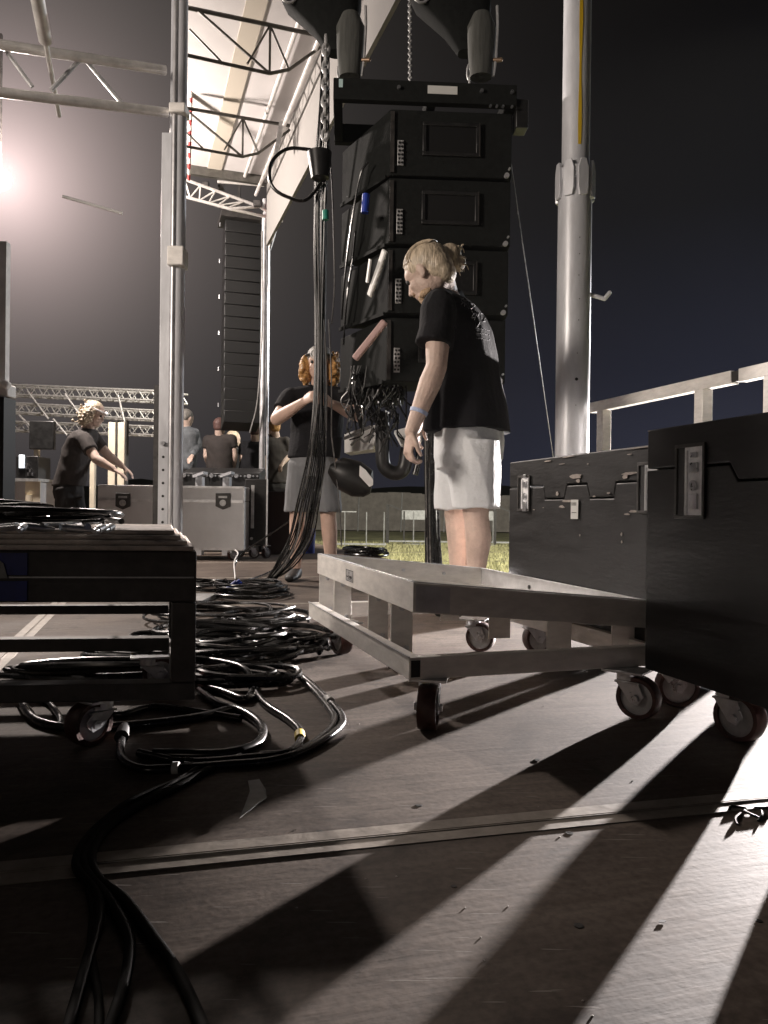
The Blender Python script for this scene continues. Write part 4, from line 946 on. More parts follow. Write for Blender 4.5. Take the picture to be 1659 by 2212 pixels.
one(b, 'lift_chain', 'galv', 'thin steel chain hanging straight between the two hoists', 'chain')
b = MB(); chain(b, at(704, 80, 4.35), at(702, 300, 4.4), 12, .009, .018)
one(b, 'rigging_chain', 'galv', 'chain of larger bright links in front of the white fascia', 'chain')

# gear below the array
gx = thing('equipment_tray', at(830, 950, 4.9), 'pale open equipment box under the array with black hoses around it', 'equipment box')
b = MB(); b.prism([at(x, y, 5.25 - (x - 744) * .004) for x, y in ((744, 938), (776, 926), (800, 920), (822, 916), (822, 962), (806, 963), (806, 970), (744, 978))], V((.03, .25, 0))); b.build('pale_panel', 'white', gx, smooth=False)
b = MB(); b.prism([at(x, y, 5.2 - (x - 852) * .004) for x, y in ((852, 930), (875, 924), (912, 930), (912, 952), (885, 964), (868, 960))], V((0, .2, 0))); b.build('white_panel', 'white', gx, smooth=False)
b = MB(); b.bar(at(742, 948, 4.97), at(800, 922, 4.97), .02, .02); b.tube(crom([at(758, 962, 4.96), at(775, 948, 4.94), at(790, 955, 4.94), at(808, 940, 4.95)], 6), .008, 6); b.build('cable_clutter', 'cable_grey', gx)
b = MB(); b.tube(crom([at(822, 890, 4.8), at(826, 930, 4.8), at(826, 985, 4.8), at(832, 1010, 4.8), at(852, 1022, 4.8), at(872, 1012, 4.8), at(880, 970, 4.8)], 8), .045, 12); b.build('hose', 'black_plastic', gx)
b = MB(); b.tube(crom([at(900, 960, 4.8), at(905, 985, 4.8), at(900, 1010, 4.8), at(896, 1025, 4.8)], 8), .02, 10); b.build('hose', 'cable', gx)
b = MB(); b.loft([(at(712, 1012, 4.85), V((.01, 0, .03)), V((0, .06, 0))), (at(735, 1022, 4.85), V((.02, 0, .10)), V((0, .1, 0))), (at(770, 1035, 4.85), V((.03, 0, .11)), V((0, .11, 0))), (at(795, 1045, 4.85), V((.03, 0, .085)), V((0, .09, 0))), (at(803, 1050, 4.85), V((.01, 0, .05)), V((0, .06, 0)))], 18); b.build('rounded_housing', 'black_plastic', gx)
b = MB(); b.prism([at(x, y, 4.74) for x, y in ((777, 1005), (790, 1015), (806, 1036), (806, 1048), (798, 1052), (776, 1028))], V((0, .015, 0))); b.build('corner_plate', 'white', gx, smooth=False, bevel=.003)
rn = random.Random(21)
b = MB(); tips = []
for i in range(46):
    px, py = rn.uniform(752, 872), rn.uniform(800, 895); q = at(px, py, 4.62 + rn.uniform(-.06, .1)); d_ = V((rn.uniform(-.5, .5), rn.uniform(-.2, .2), -1)).normalized(); L = rn.uniform(.03, .06)
    b.cyl(q, q + d_ * L, .0095, n=10); tips.append((q, d_)); e_ = q + d_ * L
    b.tube(crom([e_, e_ + d_ * .05 + V((rn.uniform(-.03, .03), 0, -.02)), e_ + V((rn.uniform(-.09, .09), rn.uniform(-.03, .03), -rn.uniform(.08, .2)))], 5), rn.uniform(.003, .0055), 6)
for i in range(14):
    px = rn.uniform(755, 870); b.tube(crom([at(px, 790, 4.6), at(px + rn.uniform(-20, 20), 840, 4.6), at(px + rn.uniform(-25, 25), rn.uniform(880, 940), 4.62)], 6), .005, 6)
b.build('cable_tail', 'cable', gx)
for q, d_ in tips[::3]: MB().cyl(q - d_ * .012, q, .006, n=8).build('connector_tip', 'chrome', gx)
b = MB(); b.obox(at(770, 862, 4.75), V((.30, 0, 0)), V((0, .3, 0)), Z * .13); b.build('under_hanger', 'cabinet', gx, bevel=.02)

# ================================================================ pale trunk and cases in the back
YC = 7.2
def cx_(px, Y=YC): return at(px, 1100, Y).x
tt = thing('trunk', V((cx_(370), YC, 0)), 'pale grey road trunk with two dark butterfly latches behind the tower', 'flight case')
x0, x1 = cx_(213), cx_(526); zt_, zb2 = at(370, 1050, YC).z, at(370, 1187, YC).z; zs = at(370, 1082, YC).z
b = MB(); b.obox((x0, YC, zb2), (x1 - x0, 0, 0), (0, .6, 0), (0, 0, zs - zb2)); b.build('body', 'trunk', tt, bevel=.006)
b = MB(); b.obox((x0, YC, zs + .004), (x1 - x0, 0, 0), (0, .6, 0), (0, 0, zt_ - zs - .004)); b.build('lid', 'trunk', tt, bevel=.006)
b = MB()
for z_, h in ((zs - .014, .03), (zb2 - .002, .022), (zt_ - .016, .02)): b.obox((x0 - .004, YC - .004, z_), (x1 - x0 + .008, 0, 0), (0, .006, 0), (0, 0, h))
b.obox((x1 - .004, YC - .004, zb2), (.012, 0, 0), (0, .02, 0), (0, 0, zt_ - zb2)); b.obox((x0 - .008, YC - .004, zb2), (.012, 0, 0), (0, .02, 0), (0, 0, zt_ - zb2))
b.build('edging', 'alu', tt, bevel=.001)
for px in (266, 482):
    xc = cx_(px); b = MB(); zc2 = at(px, 1083, YC).z; hw, hh = .07, .078
    b.prism([(xc - hw, YC - .006, zc2 + hh), (xc + hw, YC - .006, zc2 + hh), (xc + hw, YC - .006, zc2 - hh * .6), (xc, YC - .006, zc2 - hh), (xc - hw, YC - .006, zc2 - hh * .6)], (0, -.006, 0)); lt = b.build('latch', 'black_metal', tt, bevel=.003)
    b = MB(); b.cyl((xc, YC - .013, zc2 - .015), (xc, YC - .022, zc2 - .015), .03, n=16); b.box((xc, YC - .018, zc2 + .04), (.08, .006, .02)); b.build('catch', 'galv', lt)
for (px, dy) in ((240, .08), (495, .08), (240, .52), (490, .52)): castor(tt, V((cx_(px), YC + dy, 0)), .7, R=.055, h=zb2)
# black case at its right
bc = thing('road_case', V((cx_(552), YC, 0)), 'narrow black case with a pale edge standing right of the pale trunk', 'flight case')
xa, xb_ = cx_(529, 7.5), cx_(577, 7.5); b = MB(); b.obox((xa, 7.5, .13), (xb_ - xa, 0, 0), (-.12, .8, 0), (0, 0, at(550, 1035, 7.5).z - .13)); b.build('body', 'black_wood', bc, bevel=.006)
b = MB(); b.obox((xb_ - .008, 7.49, .13), (.014, 0, 0), (0, .012, 0), (0, 0, at(550, 1035, 7.5).z - .13)); b.build('edging', 'alu', bc)
b = MB(); b.obox((xa + .06, 7.495, .3), (.03, 0, 0), (0, .006, 0), (0, 0, .42)); b.cyl((xa + .07, 7.494, .2), (xa + .07, 7.48, .2), .014, n=12); b.build('handle', 'galv', bc)
castor(bc, V((xa + .05, 7.6, 0)), .5, R=.05, h=.13); castor(bc, V((xb_ - .04, 7.6, 0)), .9, R=.05, h=.13)
dk2 = thing('control_desk', V((cx_(600, 8.3), 8.3, 0)), 'dark reddish desk side between the crew and the bundle', 'desk')
b = MB(); xa, xb_ = cx_(572, 8.3), cx_(628, 8.3); b.obox((xa, 8.3, 0), (xb_ - xa, 0, 0), (-.1, .6, 0), (0, 0, at(600, 1062, 8.3).z)); b.build('body', mat('dark_oxblood_wood', (.030, .010, .008), .5), dk2, bevel=.004)
b = MB(); b.obox((xa - .02, 8.27, at(600, 1062, 8.3).z), (xb_ - xa + .04, 0, 0), (-.1, .66, 0), (0, 0, .03)); b.build('top', 'black_wood', dk2)
# long dark mixing desks behind the trunk with knobs and pale blocks
for (xa_, xb2, lb) in ((392, 452, 'dark rack with dial knobs behind the trunk, beside the tower'), (452, 560, 'wide dark rack with dial knobs behind the right half of the trunk')):
    t = thing('equipment_rack', V((cx_((xa_ + xb2) / 2, 8.6), 8.6, 0)), lb, 'equipment rack', 'dark racks behind the pale trunk')
    X0, X1 = cx_(xa_, 8.6), cx_(xb2, 8.6); zz = at(470, 1022, 8.6).z; b = MB(); b.prism([(X0, 8.6, 0), (X1, 8.6, 0), (X1, 8.6, zz), (X0, 8.6, zz)], (0, .4, 0)); b.prism([(X0, 8.6, zz + .001), (X0, 9.0, zz + .001), (X0, 9.0, zz + .08)], (X1 - X0, 0, 0)); b.build('cabinet', 'black_plastic', t, bevel=.006)
    b = MB(); n = int((xb2 - xa_) / 9)
    for i in range(n):
        q = V((X0 + (i + .5) * (X1 - X0) / n, 8.597, zz - .03)); b.cyl(q, q - V((0, .02, 0)), .010 if i % 3 else .024, n=10)
    b.build('knob', 'chrome', t)
for px, lb in ((428, 'pale upright monitor stand beside the tower, left of its twin'), (487, 'pale upright monitor stand behind the trunk, right of its twin')):
    b = MB(); X0 = cx_(px - 11, 8.0); X1 = cx_(px + 12, 8.0); b.obox((X0 + .02, 8.0, 0), (X1 - X0 - .04, 0, 0), (0, .12, 0), (0, 0, at(px, 1030, 8).z)); b.prism([(X0, 7.97, at(px, 1032, 8).z), (X1, 7.97, at(px, 1024, 8).z), (X1, 7.97, at(px, 1018, 8).z), (X0, 7.97, at(px, 1026, 8).z)], (0, .2, 0))
    one(b, 'pedestal', 'trunk', lb, 'stand', 'pale stands behind the trunk', smooth=False)

# left background gear
t = thing('cabinet', V((cx_(55, 7.8), 7.8, 0)), 'pale metal cabinet with a flap door behind the cable coil at the left', 'cabinet')
b = MB(); X0, X1 = cx_(28, 7.8), cx_(82, 7.8); b.obox((X0, 7.8, 0), (X1 - X0, 0, 0), (0, .4, 0), (0, 0, at(55, 1040, 7.8).z)); b.build('body', 'trunk', t, bevel=.004)
b = MB(); b.obox((cx_(55, 7.8), 7.79, .2), (.15, 0, 0), (0, .008, 0), (0, 0, .55)); b.cyl((cx_(64, 7.8), 7.785, .45), (cx_(64, 7.8), 7.785, .6), .035, n=12); b.build('door', 'cream', t)
b = MB(); b.obox((X0 - .02, 7.76, at(55, 1040, 7.8).z), (X1 - X0 + .04, 0, 0), (0, .46, 0), (0, 0, .03)); b.build('top', 'galv', t)
t = thing('device', at(40, 1000, 7.7), 'small dark control device with a bright white screen at the left', 'device')
zc2 = at(40, 1038, 7.8).z + .012
b = MB(); X0 = cx_(28, 7.75); b.obox((X0, 7.8, zc2), (cx_(76, 7.75) - X0, 0, 0), (0, .3, 0), (0, 0, at(40, 985, 7.8).z - zc2)); b.build('housing', 'black_plastic', t, bevel=.006)
b = MB(); b.obox((cx_(31, 7.7), 7.78, at(37, 1011, 7.78).z), (.058, 0, 0), (0, .012, 0), (0, 0, .135)); b.build('screen', 'screen', t, bevel=.004)
b = MB()
for (px, py) in ((58, 1010), (66, 1016), (62, 1024), (70, 1024), (60, 1004)): b.box(at(px, py, 7.78), (.02, .03, .03))
b.build('terminal', 'chrome', t)
t = thing('monitor', at(92, 925, 8.0), 'black flat box on a cream post left of the man with the headlamp', 'monitor')
b = MB(); q = at(92, 930, 8.1); b.box(q + Z * -.05, (.26, .06, .30)); b.build('screen_back', 'black_plastic', t, bevel=.01)
b = MB(); b.obox((cx_(72, 8.15), 8.15, 0), (.045, 0, 0), (0, .05, 0), (0, 0, at(76, 935, 8.15).z)); b.build('post', 'cream', t)
t = thing('locker', V((cx_(252, 8.6), 8.6, 0)), 'tall cream double panel locker behind the outstretched arm', 'locker')
b = MB()
for (a, c_) in ((232, 247), (252, 267)): b.obox((cx_(a, 8.6), 8.6, 0), (cx_(c_, 8.6) - cx_(a, 8.6), 0, 0), (0, .04, 0), (0, 0, at(a, 912, 8.6).z))
b.build('door_panel', 'cream', t, bevel=.004)
b = MB(); b.obox((cx_(248, 8.6), 8.59, 0), (.02, 0, 0), (0, .08, 0), (0, 0, at(250, 908, 8.6).z)); b.obox((cx_(268, 8.6), 8.59, 0), (.02, 0, 0), (0, .08, 0), (0, 0, at(250, 908, 8.6).z)); b.build('frame', 'truss_dark', t)
one(MB().obox((cx_(193, 8.3), 8.3, 0), (.05, 0, 0), (0, .05, 0), (0, 0, at(198, 975, 8.3).z)), 'post', 'cream', 'short cream post seen under the outstretched arm', 'post')
# blue bin between the legs
b = MB(); q = fl(665, 1195); b.cyl(q, q + Z * .28, .075, .085, n=20)
one(b, 'bucket', 'blue', 'small blue bucket on the deck between the legs of the crew member', 'bucket')

# ================================================================ barricades and fence on the field
YG = 24.3
def barricade(px0, px1, label, proto=None):
    t = thing('crowd_barrier', V((cx_(px0, YG), YG, -.6)), label, 'barrier', 'crowd barriers on the grass')
    L = cx_(px1, YG) - cx_(px0, YG); o = V((cx_(px0, YG), YG, -.6))
    b = MB(); b.obox(o, V((.10, 0, 0)), V((0, .06, 0)), Z * 1.27); b.obox(o + V((.55, .0, 0)), V((.05, 0, 0)), V((0, .05, 0)), Z * 1.05) ; b.bar(o + V((.08, 0, 1.25)), o + V((.5, 0, 1.08)), .05, .05); b.build('post', 'black_metal', t)
    b = MB(); b.obox(o + V((.5, .01, .78)), V((L - .5, 0, 0)), V((0, .03, 0)), Z * .30); b.build('top_panel', 'barrier', t, bevel=.01)
    b = MB(); b.bar(o + V((.1, 0, .1)), o + V((L, 0, .1)), .05, .05); b.bar(o + V((.6, 0, .02)), o + V((.5, 0, .02)) + V((L - .5, 0, 0)), .6, .02); b.build('foot_rail', 'barrier', t)
    n = max(3, int(L / .75)); b = MB()
    for i in range(1, n + 1): b.cyl(o + V((.5 + (L - .5) * i / n, .02, .05)), o + V((.5 + (L - .5) * i / n, .02, 1.05)), .022, n=6)
    b.build('upright', 'barrier', t); return t
barricade(834, 945, 'grey crowd barrier with a solid top panel left of the short bundle')
barricade(945, 1066, 'grey crowd barrier mostly hidden behind the legs of the man in pale shorts')
barricade(1066, 1190, 'grey crowd barrier ending behind the rear black case')
t = thing('railing', V((cx_(735, 22), 22, -.6)), 'thin tubular railing on the grass left of the barriers', 'railing')
for px in (745, 792, 830): MB().cyl((cx_(px, 22), 22, -.6), (cx_(px, 22), 22, .42), .018, n=6).build('upright', 'barrier', t)
MB().bar((cx_(720, 22), 22, -.50), (cx_(835, 22), 22, -.50), .05, .05).build('rail', 'barrier', t); MB().bar((cx_(720, 22), 22, .42), (cx_(770, 22), 22, .42), .03, .03).build('rail', 'barrier', t)
fc = thing('mesh_fence', V((0, 38, -.6)), 'long scrim-covered mesh fence on posts across the far side of the grass', 'fence')
b = MB(); n = 60; yf = 38; zt_ = 1.35
top = []; 
for i in range(n + 1):
    x = -14 + 34 * i / n; top.append((x, zt_ - .10 * (x * .12 + .2) + .04 * math.sin(x * 2.1)))
for i in range(n):
    (x_0, z_0), (x_1, z_1) = top[i], top[i + 1]; b.obox((x_0, yf, -.55), (x_1 - x_0, 0, 0), (0, .02, 0), (0, 0, (z_0 + z_1) / 2 + .55))
b.build('scrim', 'scrim', fc, smooth=False)
for i in range(17): MB().cyl((-14 + 2.12 * i, yf - .05, -.6), (-14 + 2.12 * i + .05, yf - .05, zt_ + .05 - .01 * i), .03, n=6).build('fence_post', 'galv', fc)
# dark mass beyond the fence
b = MB(); prof = [(-60, -.6)]
for i in range(61): prof.append((-60 + 3 * i, 3.2 + 1.6 * noise.noise(V((i * .35, 0, 0))) + .6 * noise.noise(V((i * 1.3, 4, 0)))))
prof.append((120, -.6)); b.prism([(x, 95, z_) for x, z_ in prof], (0, 6, 0))
tag(one(b, 'tree_line', mat('dark_trees', (.02, .022, .018), .95), 'unlit dark tree line far beyond the field', 'tree line', smooth=False), kind='stuff')

# ================================================================ people
def limb(mb, pts, rs, n=14):
    pts = [V(p) for p in pts]
    for i in range(len(pts) - 1): mb.cap(pts[i], pts[i + 1], rs[i], rs[i + 1], n)
def hand(mb, wr, d_, palm_n, s=1.0, curl=.5, thumb_side=1):
    """wr wrist, d_ direction of the hand, palm_n normal out of the palm (towards which the fingers curl)"""
    d_ = V(d_).normalized(); pn = (V(palm_n) - d_ * V(palm_n).dot(d_)).normalized(); sv = d_.cross(pn) * thumb_side
    kn = V(wr) + d_ * .088 * s
    mb.loft([(V(wr), sv * .026 * s, pn * .019 * s), (V(wr) + d_ * .035 * s, sv * .036 * s, pn * .017 * s), (V(wr) + d_ * .07 * s, sv * .042 * s, pn * .015 * s), (kn + d_ * .004, sv * .040 * s, pn * .012 * s)], 14)
    for k, (o, L) in enumerate(((.031, .070), (.0105, .080), (-.0105, .075), (-.030, .058))):
        p = kn + sv * o * s; a = curl * .7; dirn = d_; seg = (.45, .32, .23); r = (.0095, .0088, .0080, .0068)
        for j in range(3):
            ang = curl * (.5 + j * .75 + k * .06); dirn = (d_ * math.cos(ang) + pn * math.sin(ang)); q = p + dirn * L * seg[j] * s; mb.cap(p, q, r[j] * s, r[j + 1] * s, 9); p = q
    p = V(wr) + d_ * .022 * s + sv * .028 * s; dr = (d_ * .75 + sv * .6 + pn * .25).normalized(); q = p + dr * .038 * s; mb.cap(p, q, .0135 * s, .011 * s, 9)
    dr = (d_ * .9 + sv * .05 + pn * .45).normalized(); q2 = q + dr * .030 * s; mb.cap(q, q2, .011 * s, .0095 * s, 9); mb.cap(q2, q2 + (dr + pn * .3).normalized() * .022 * s, .0095 * s, .0078 * s, 9)
def head(mb, c, f, upv, s=1.0, ears=True):
    """c centre of the skull, f facing, upv up"""
    f = V(f).normalized(); upv = (V(upv) - f * V(upv).dot(f)).normalized(); sd_ = f.cross(upv); A_ = (f, sd_, upv)
    def P(x, y, z_): return V(c) + f * x * s + sd_ * y * s + upv * z_ * s
    mb.ell(P(-.012, 0, .022), (.098 * s, .077 * s, .092 * s), A_, 20, 14)
    mb.ell(P(.016, 0, -.036), (.078 * s, .064 * s, .082 * s), A_, 16, 12); mb.ell(P(.040, 0, -.070), (.050 * s, .050 * s, .042 * s), A_, 16, 12)
    mb.ell(P(.058, 0, -.088), (.030 * s, .036 * s, .026 * s), A_, 12, 8)          # chin
    mb.ell(P(.045, 0, .020), (.050 * s, .062 * s, .046 * s), A_, 14, 10)         # brow
    mb.cap(P(.090, 0, .002), P(.110, 0, -.032), .007 * s, .0095 * s, 10)          # nose
    mb.ell(P(.102, .009, -.036), .0065 * s, A_); mb.ell(P(.102, -.009, -.036), .0065 * s, A_)
    mb.ell(P(.090, 0, -.061), (.010 * s, .024 * s, .006 * s), A_); mb.ell(P(.087, 0, -.072), (.011 * s, .020 * s, .007 * s), A_)
    for y in (-1, 1):
        mb.ell(P(.058, y * .034, -.026), (.030 * s, .020 * s, .026 * s), A_)     # cheek
        if ears:
            mb.ell(P(-.002, y * .076, -.010), (.018 * s, .007 * s, .031 * s), A_); mb.ell(P(.004, y * .074, -.034), (.010 * s, .008 * s, .012 * s), A_)
    return P, A_
def eyes(P, A_, s, parent):
    b = MB()
    for y in (-1, 1): MB().ell(P(.082, y * .031, .003), .0115 * s, A_).build('eye', 'ink', parent)
def shoe(mb, an, f, s=1.0):
    f = V((f[0], f[1], 0)).normalized(); sd_ = V((-f.y, f.x, 0)); an = V((an[0], an[1], 0))
    mb.loft([(an - f * .075 + Z * .045, sd_ * .030, Z * .042), (an - f * .03 + Z * .05, sd_ * .038, Z * .048), (an + f * .06 + Z * .040, sd_ * .044, Z * .038), (an + f * .14 + Z * .030, sd_ * .046, Z * .028), (an + f * .19 + Z * .022, sd_ * .030, Z * .020)], 14)

# ---- main man
mm = thing('person', V((at(1000, 1100, 3.6).x, 3.6, 0)), 'man with a blond bun in black t-shirt and pale shorts, looking down', 'person')
F = V((-.86, .50, 0)).normalized(); S = V((-F.y, F.x, 0)); S = S if S.y < 0 else -S     # S: his left, towards camera
YM = 3.6
hc = at(922, 588, 3.52); hf = V((-.72, .40, -.52)); hu = V((-.50, .22, .86))
b = MB(); P, A_ = head(b, hc, hf, hu, 1.08)
nk = at(958, 632, 3.60)
b.cap(P(-.045, 0, -.04), nk, .060, .066, 16); b.cap(P(-.02, 0, -.06), nk + F * .02, .055, .06, 14)
sh = at(948, 668, 3.42); el = at(943, 792, 3.36); wr = at(888, 932, 3.34); sh2 = at(975, 664, 3.80); el2 = at(950, 800, 3.92); wr2 = at(905, 905, 3.95)
b.cap(nk, at(985, 715, 3.6), .062, .10, 16)
limb(b, [sh, sh.lerp(el, .5), el], [.062, .056, .046]); limb(b, [el, el.lerp(wr, .25), el.lerp(wr, .6), wr], [.047, .050, .040, .029])
limb(b, [sh2, el2], [.06, .046]); limb(b, [el2, wr2], [.046, .028])
hand(b, wr, (wr - el).normalized() * .5 + V((-.02, 0, -1)), F * -.2 + V((.9, .5, 0)), 1.05, 1.0, 1)
hand(b, wr2, V((-.2, .1, -1)), V((.6, -.4, 0)), 1.0, .6, -1)
hipL, hipR = at(1022, 950, 3.50), at(1000, 950, 3.70)
knL, knR = at(1028, 1110, 3.50), at(986, 1112, 3.72)
anL = at(1026, 1290, 3.50); anR = at(990, 1290, 3.72)
for hp, kn, an in ((hipL, knL, anL), (hipR, knR, anR)):
    bk = -F
    limb(b, [hp.lerp(kn, .2), kn], [.075, .060]); limb(b, [kn, kn.lerp(an, .30) + bk * .014, kn.lerp(an, .62) + bk * .006, an], [.057, .060, .045, .036])
body = b.build('body', 'skin', mm, remesh=.0045, smooth_it=3)
eyes(P, A_, 1.08, mm)
b = MB(); s = 1.08
b.ell(P(-.018, 0, .030), (.101 * s, .082 * s, .092 * s), A_, 20, 14)
b.ell(P(-.050, 0, -.010), (.068 * s, .072 * s, .080 * s), A_, 16, 10); b.ell(P(-.066, 0, -.050), (.045 * s, .058 * s, .055 * s), A_, 14, 10)
hb1 = P(-.10, 0, .055)
hair = b.build('hair', 'hair_blond', mm, remesh=.005, smooth_it=2)
b = MB(); rn = random.Random(2); bc_ = at(972, 550, 3.54); b.cap(P(-.09, 0, .03), bc_, .026, .03)
b.ell(bc_, (.054, .046, .052)); b.ell(at(988, 568, 3.54), (.040, .034, .040)); b.cap(at(975, 568, 3.54), at(971, 598, 3.55), .026, .012)
for i in range(34):
    a = rn.uniform(0, 6.28); e_ = rn.uniform(-.2, 1.3); q = at(rn.uniform(960, 996), rn.uniform(534, 582), 3.54 + rn.uniform(-.03, .03)); d_ = V((math.cos(a) * .8 + .3, rn.uniform(-.5, .5), math.sin(a) * .8))
    L = rn.uniform(.02, .042); b.tube(crom([q, q + d_ * L * .6 + V((.01, 0, .005)), q + d_ * L + V((.012, 0, -.012))], 4), [.005] * 4 + [.0035] * 4 + [.0015], 5)
b.build('hair_bun', 'hair_blond', hair, remesh=.0035, smooth_it=1)
# strands on the skull as fine ridges
b = MB()
for i in range(26):
    y = -1 + 2 * i / 25; pts = []
    for k in range(9):
        t_ = k / 8; a = R_(28 + 118 * t_); yy = .080 * y * (1 - .35 * t_); rr = math.sqrt(max(0, 1 - (yy / .086) ** 2))
        pts.append(P(-.018 + math.cos(a) * .1035 * rr, yy, .030 + math.sin(a) * .0945 * rr))
    b.tube(pts, .0022, 5)
b.build('combed_strands', 'hair_blond', hair)
b = MB(); b.ell(P(.058, 0, -.086), (.036 * s, .040 * s, .030 * s), A_, 14, 10); b.ell(P(.062, 0, -.102), (.03 * s, .036 * s, .03 * s), A_)
b.ell(P(.094, 0, -.050), (.012 * s, .027 * s, .007 * s), A_)
for y in (-1, 1): b.ell(P(.040, y * .046, -.086), (.036, .010, .018), A_)
b.build('beard', 'beard', mm, remesh=.004, smooth_it=1)
# shirt
b = MB(); 
def ring(px, py, Y, a, d_, tilt=0): return (at(px, py, Y), S * a, F * d_ + Z * tilt)
b.loft([ring(961, 622, 3.6, .072, .085, .05), ring(970, 636, 3.6, .125, .105, .04), ring(976, 650, 3.6, .175, .115, .03), ring(983, 672, 3.6, .205, .125, .02), ring(992, 715, 3.6, .215, .138), ring(1000, 765, 3.6, .20, .145), ring(1010, 820, 3.6, .195, .145), ring(1018, 880, 3.6, .205, .155), ring(1020, 932, 3.6, .215, .165)], 30, .9)
for (a0, a1, a2, r0, r1) in ((sh, sh.lerp(el, .35), sh.lerp(el, .62), .085, .078), (sh2, sh2.lerp(el2, .35), sh2.lerp(el2, .62), .08, .075)):
    b.ell(a0, r0); b.cyl(a0, a1, r0, r1 + .004, 20); b.cyl(a1, a2 + V((-.012, 0, -.004)), r1 + .004, r1 + .008, 20)
b.cap(sh + Z * .015, sh2 + Z * .02, .075, .075)
# front fold hanging forward below the arm
b.loft([(at(960, 800, 3.56), S * .10, F * .03), (at(952, 860, 3.55), S * .13, F * .04), (at(948, 935, 3.55), S * .13, F * .05)], 16)
shirt = b.build('t_shirt', 'shirt', mm, remesh=.006, smooth_it=4); folds(shirt, .010, (6, 6, 2.0), 3, .3)
# faded print on the back
me = shirt.data
b = MB(); rn = random.Random(9); off = OFF[mm.name]
dg = bpy.context.evaluated_depsgraph_get(); dg.update()
def onback(px, py):
    r = ray(px, py).normalized(); o_ = CAM - off; ok, loc, nrm, _ = shirt.ray_cast(o_, r)
    return (loc + off + nrm * .0015, nrm) if ok else None
def stroke(mb, pp, w_):
    pts = [onback(*q) for q in pp]; pts = [q[0] for q in pts if q]
    if len(pts) > 1: mb.tube(pts, w_, 4)
gl = [[(0, 0), (0, 10)], [(0, 0), (5, 2), (0, 5)], [(0, 0), (3, 10), (6, 0)], [(0, 10), (3, 0), (6, 10)], [(0, 0), (5, 0)], [(2, 0), (2, 10)], [(0, 5), (5, 5)], [(5, 0), (0, 3), (5, 7), (0, 10)]]
for i in range(9):
    x0 = 996 + i * 5.2; y0 = 650 + i * 1.6 - (i - 4) ** 2 * .25
    for q in rn.sample(gl, 2): stroke(b, [(x0 + u * .8, y0 + v_ * 1.2) for u, v_ in q], .0026)
for i in range(5):
    x0 = 1018 + i * 6.2; y0 = 672 + i * 2
    for q in rn.sample(gl, 2): stroke(b, [(x0 + u * .9, y0 + v_ * 3.0) for u, v_ in q], .0030)
for r_ in range(3):
    for i in range(8):
        x0 = 1028 + i * 3.8; y0 = 708 + r_ * 11 + i * .8
        stroke(b, [(x0, y0), (x0 + 2.4, y0 + rn.uniform(-2, 2))], .0014)
if b.v: b.build('shirt_print', 'print', shirt)
# shorts
b = MB()
b.loft([ring(1014, 900, 3.6, .175, .145), ring(1014, 950, 3.6, .195, .155), ring(1012, 990, 3.6, .20, .150), ring(1008, 1015, 3.6, .18, .13)], 26)
for hp, kn, dx in ((hipL, knL, 4), (hipR, knR, -2)):
    b.loft([(hp, S * .10, F * .13), (hp.lerp(kn, .35), S * .108, F * .128), (hp.lerp(kn, .70), S * .104, F * .118), (hp.lerp(kn, .93), S * .102, F * .112)], 22)
folds(b.build('shorts', 'shorts', mm, remesh=.006, smooth_it=3), .012, (8, 8, 1.7), 8, .25)
b = MB(); shoe(b, anL, F); shoe(b, anR, F); b.build('shoes', 'shoe', mm, remesh=.006, smooth_it=1)
b = MB(); q = el.lerp(wr, .70); dr = (wr - el).normalized(); b.cyl(q - dr * .008, q + dr * .008, .0415, .040, 20); b.build('wristband', 'wristband', mm)

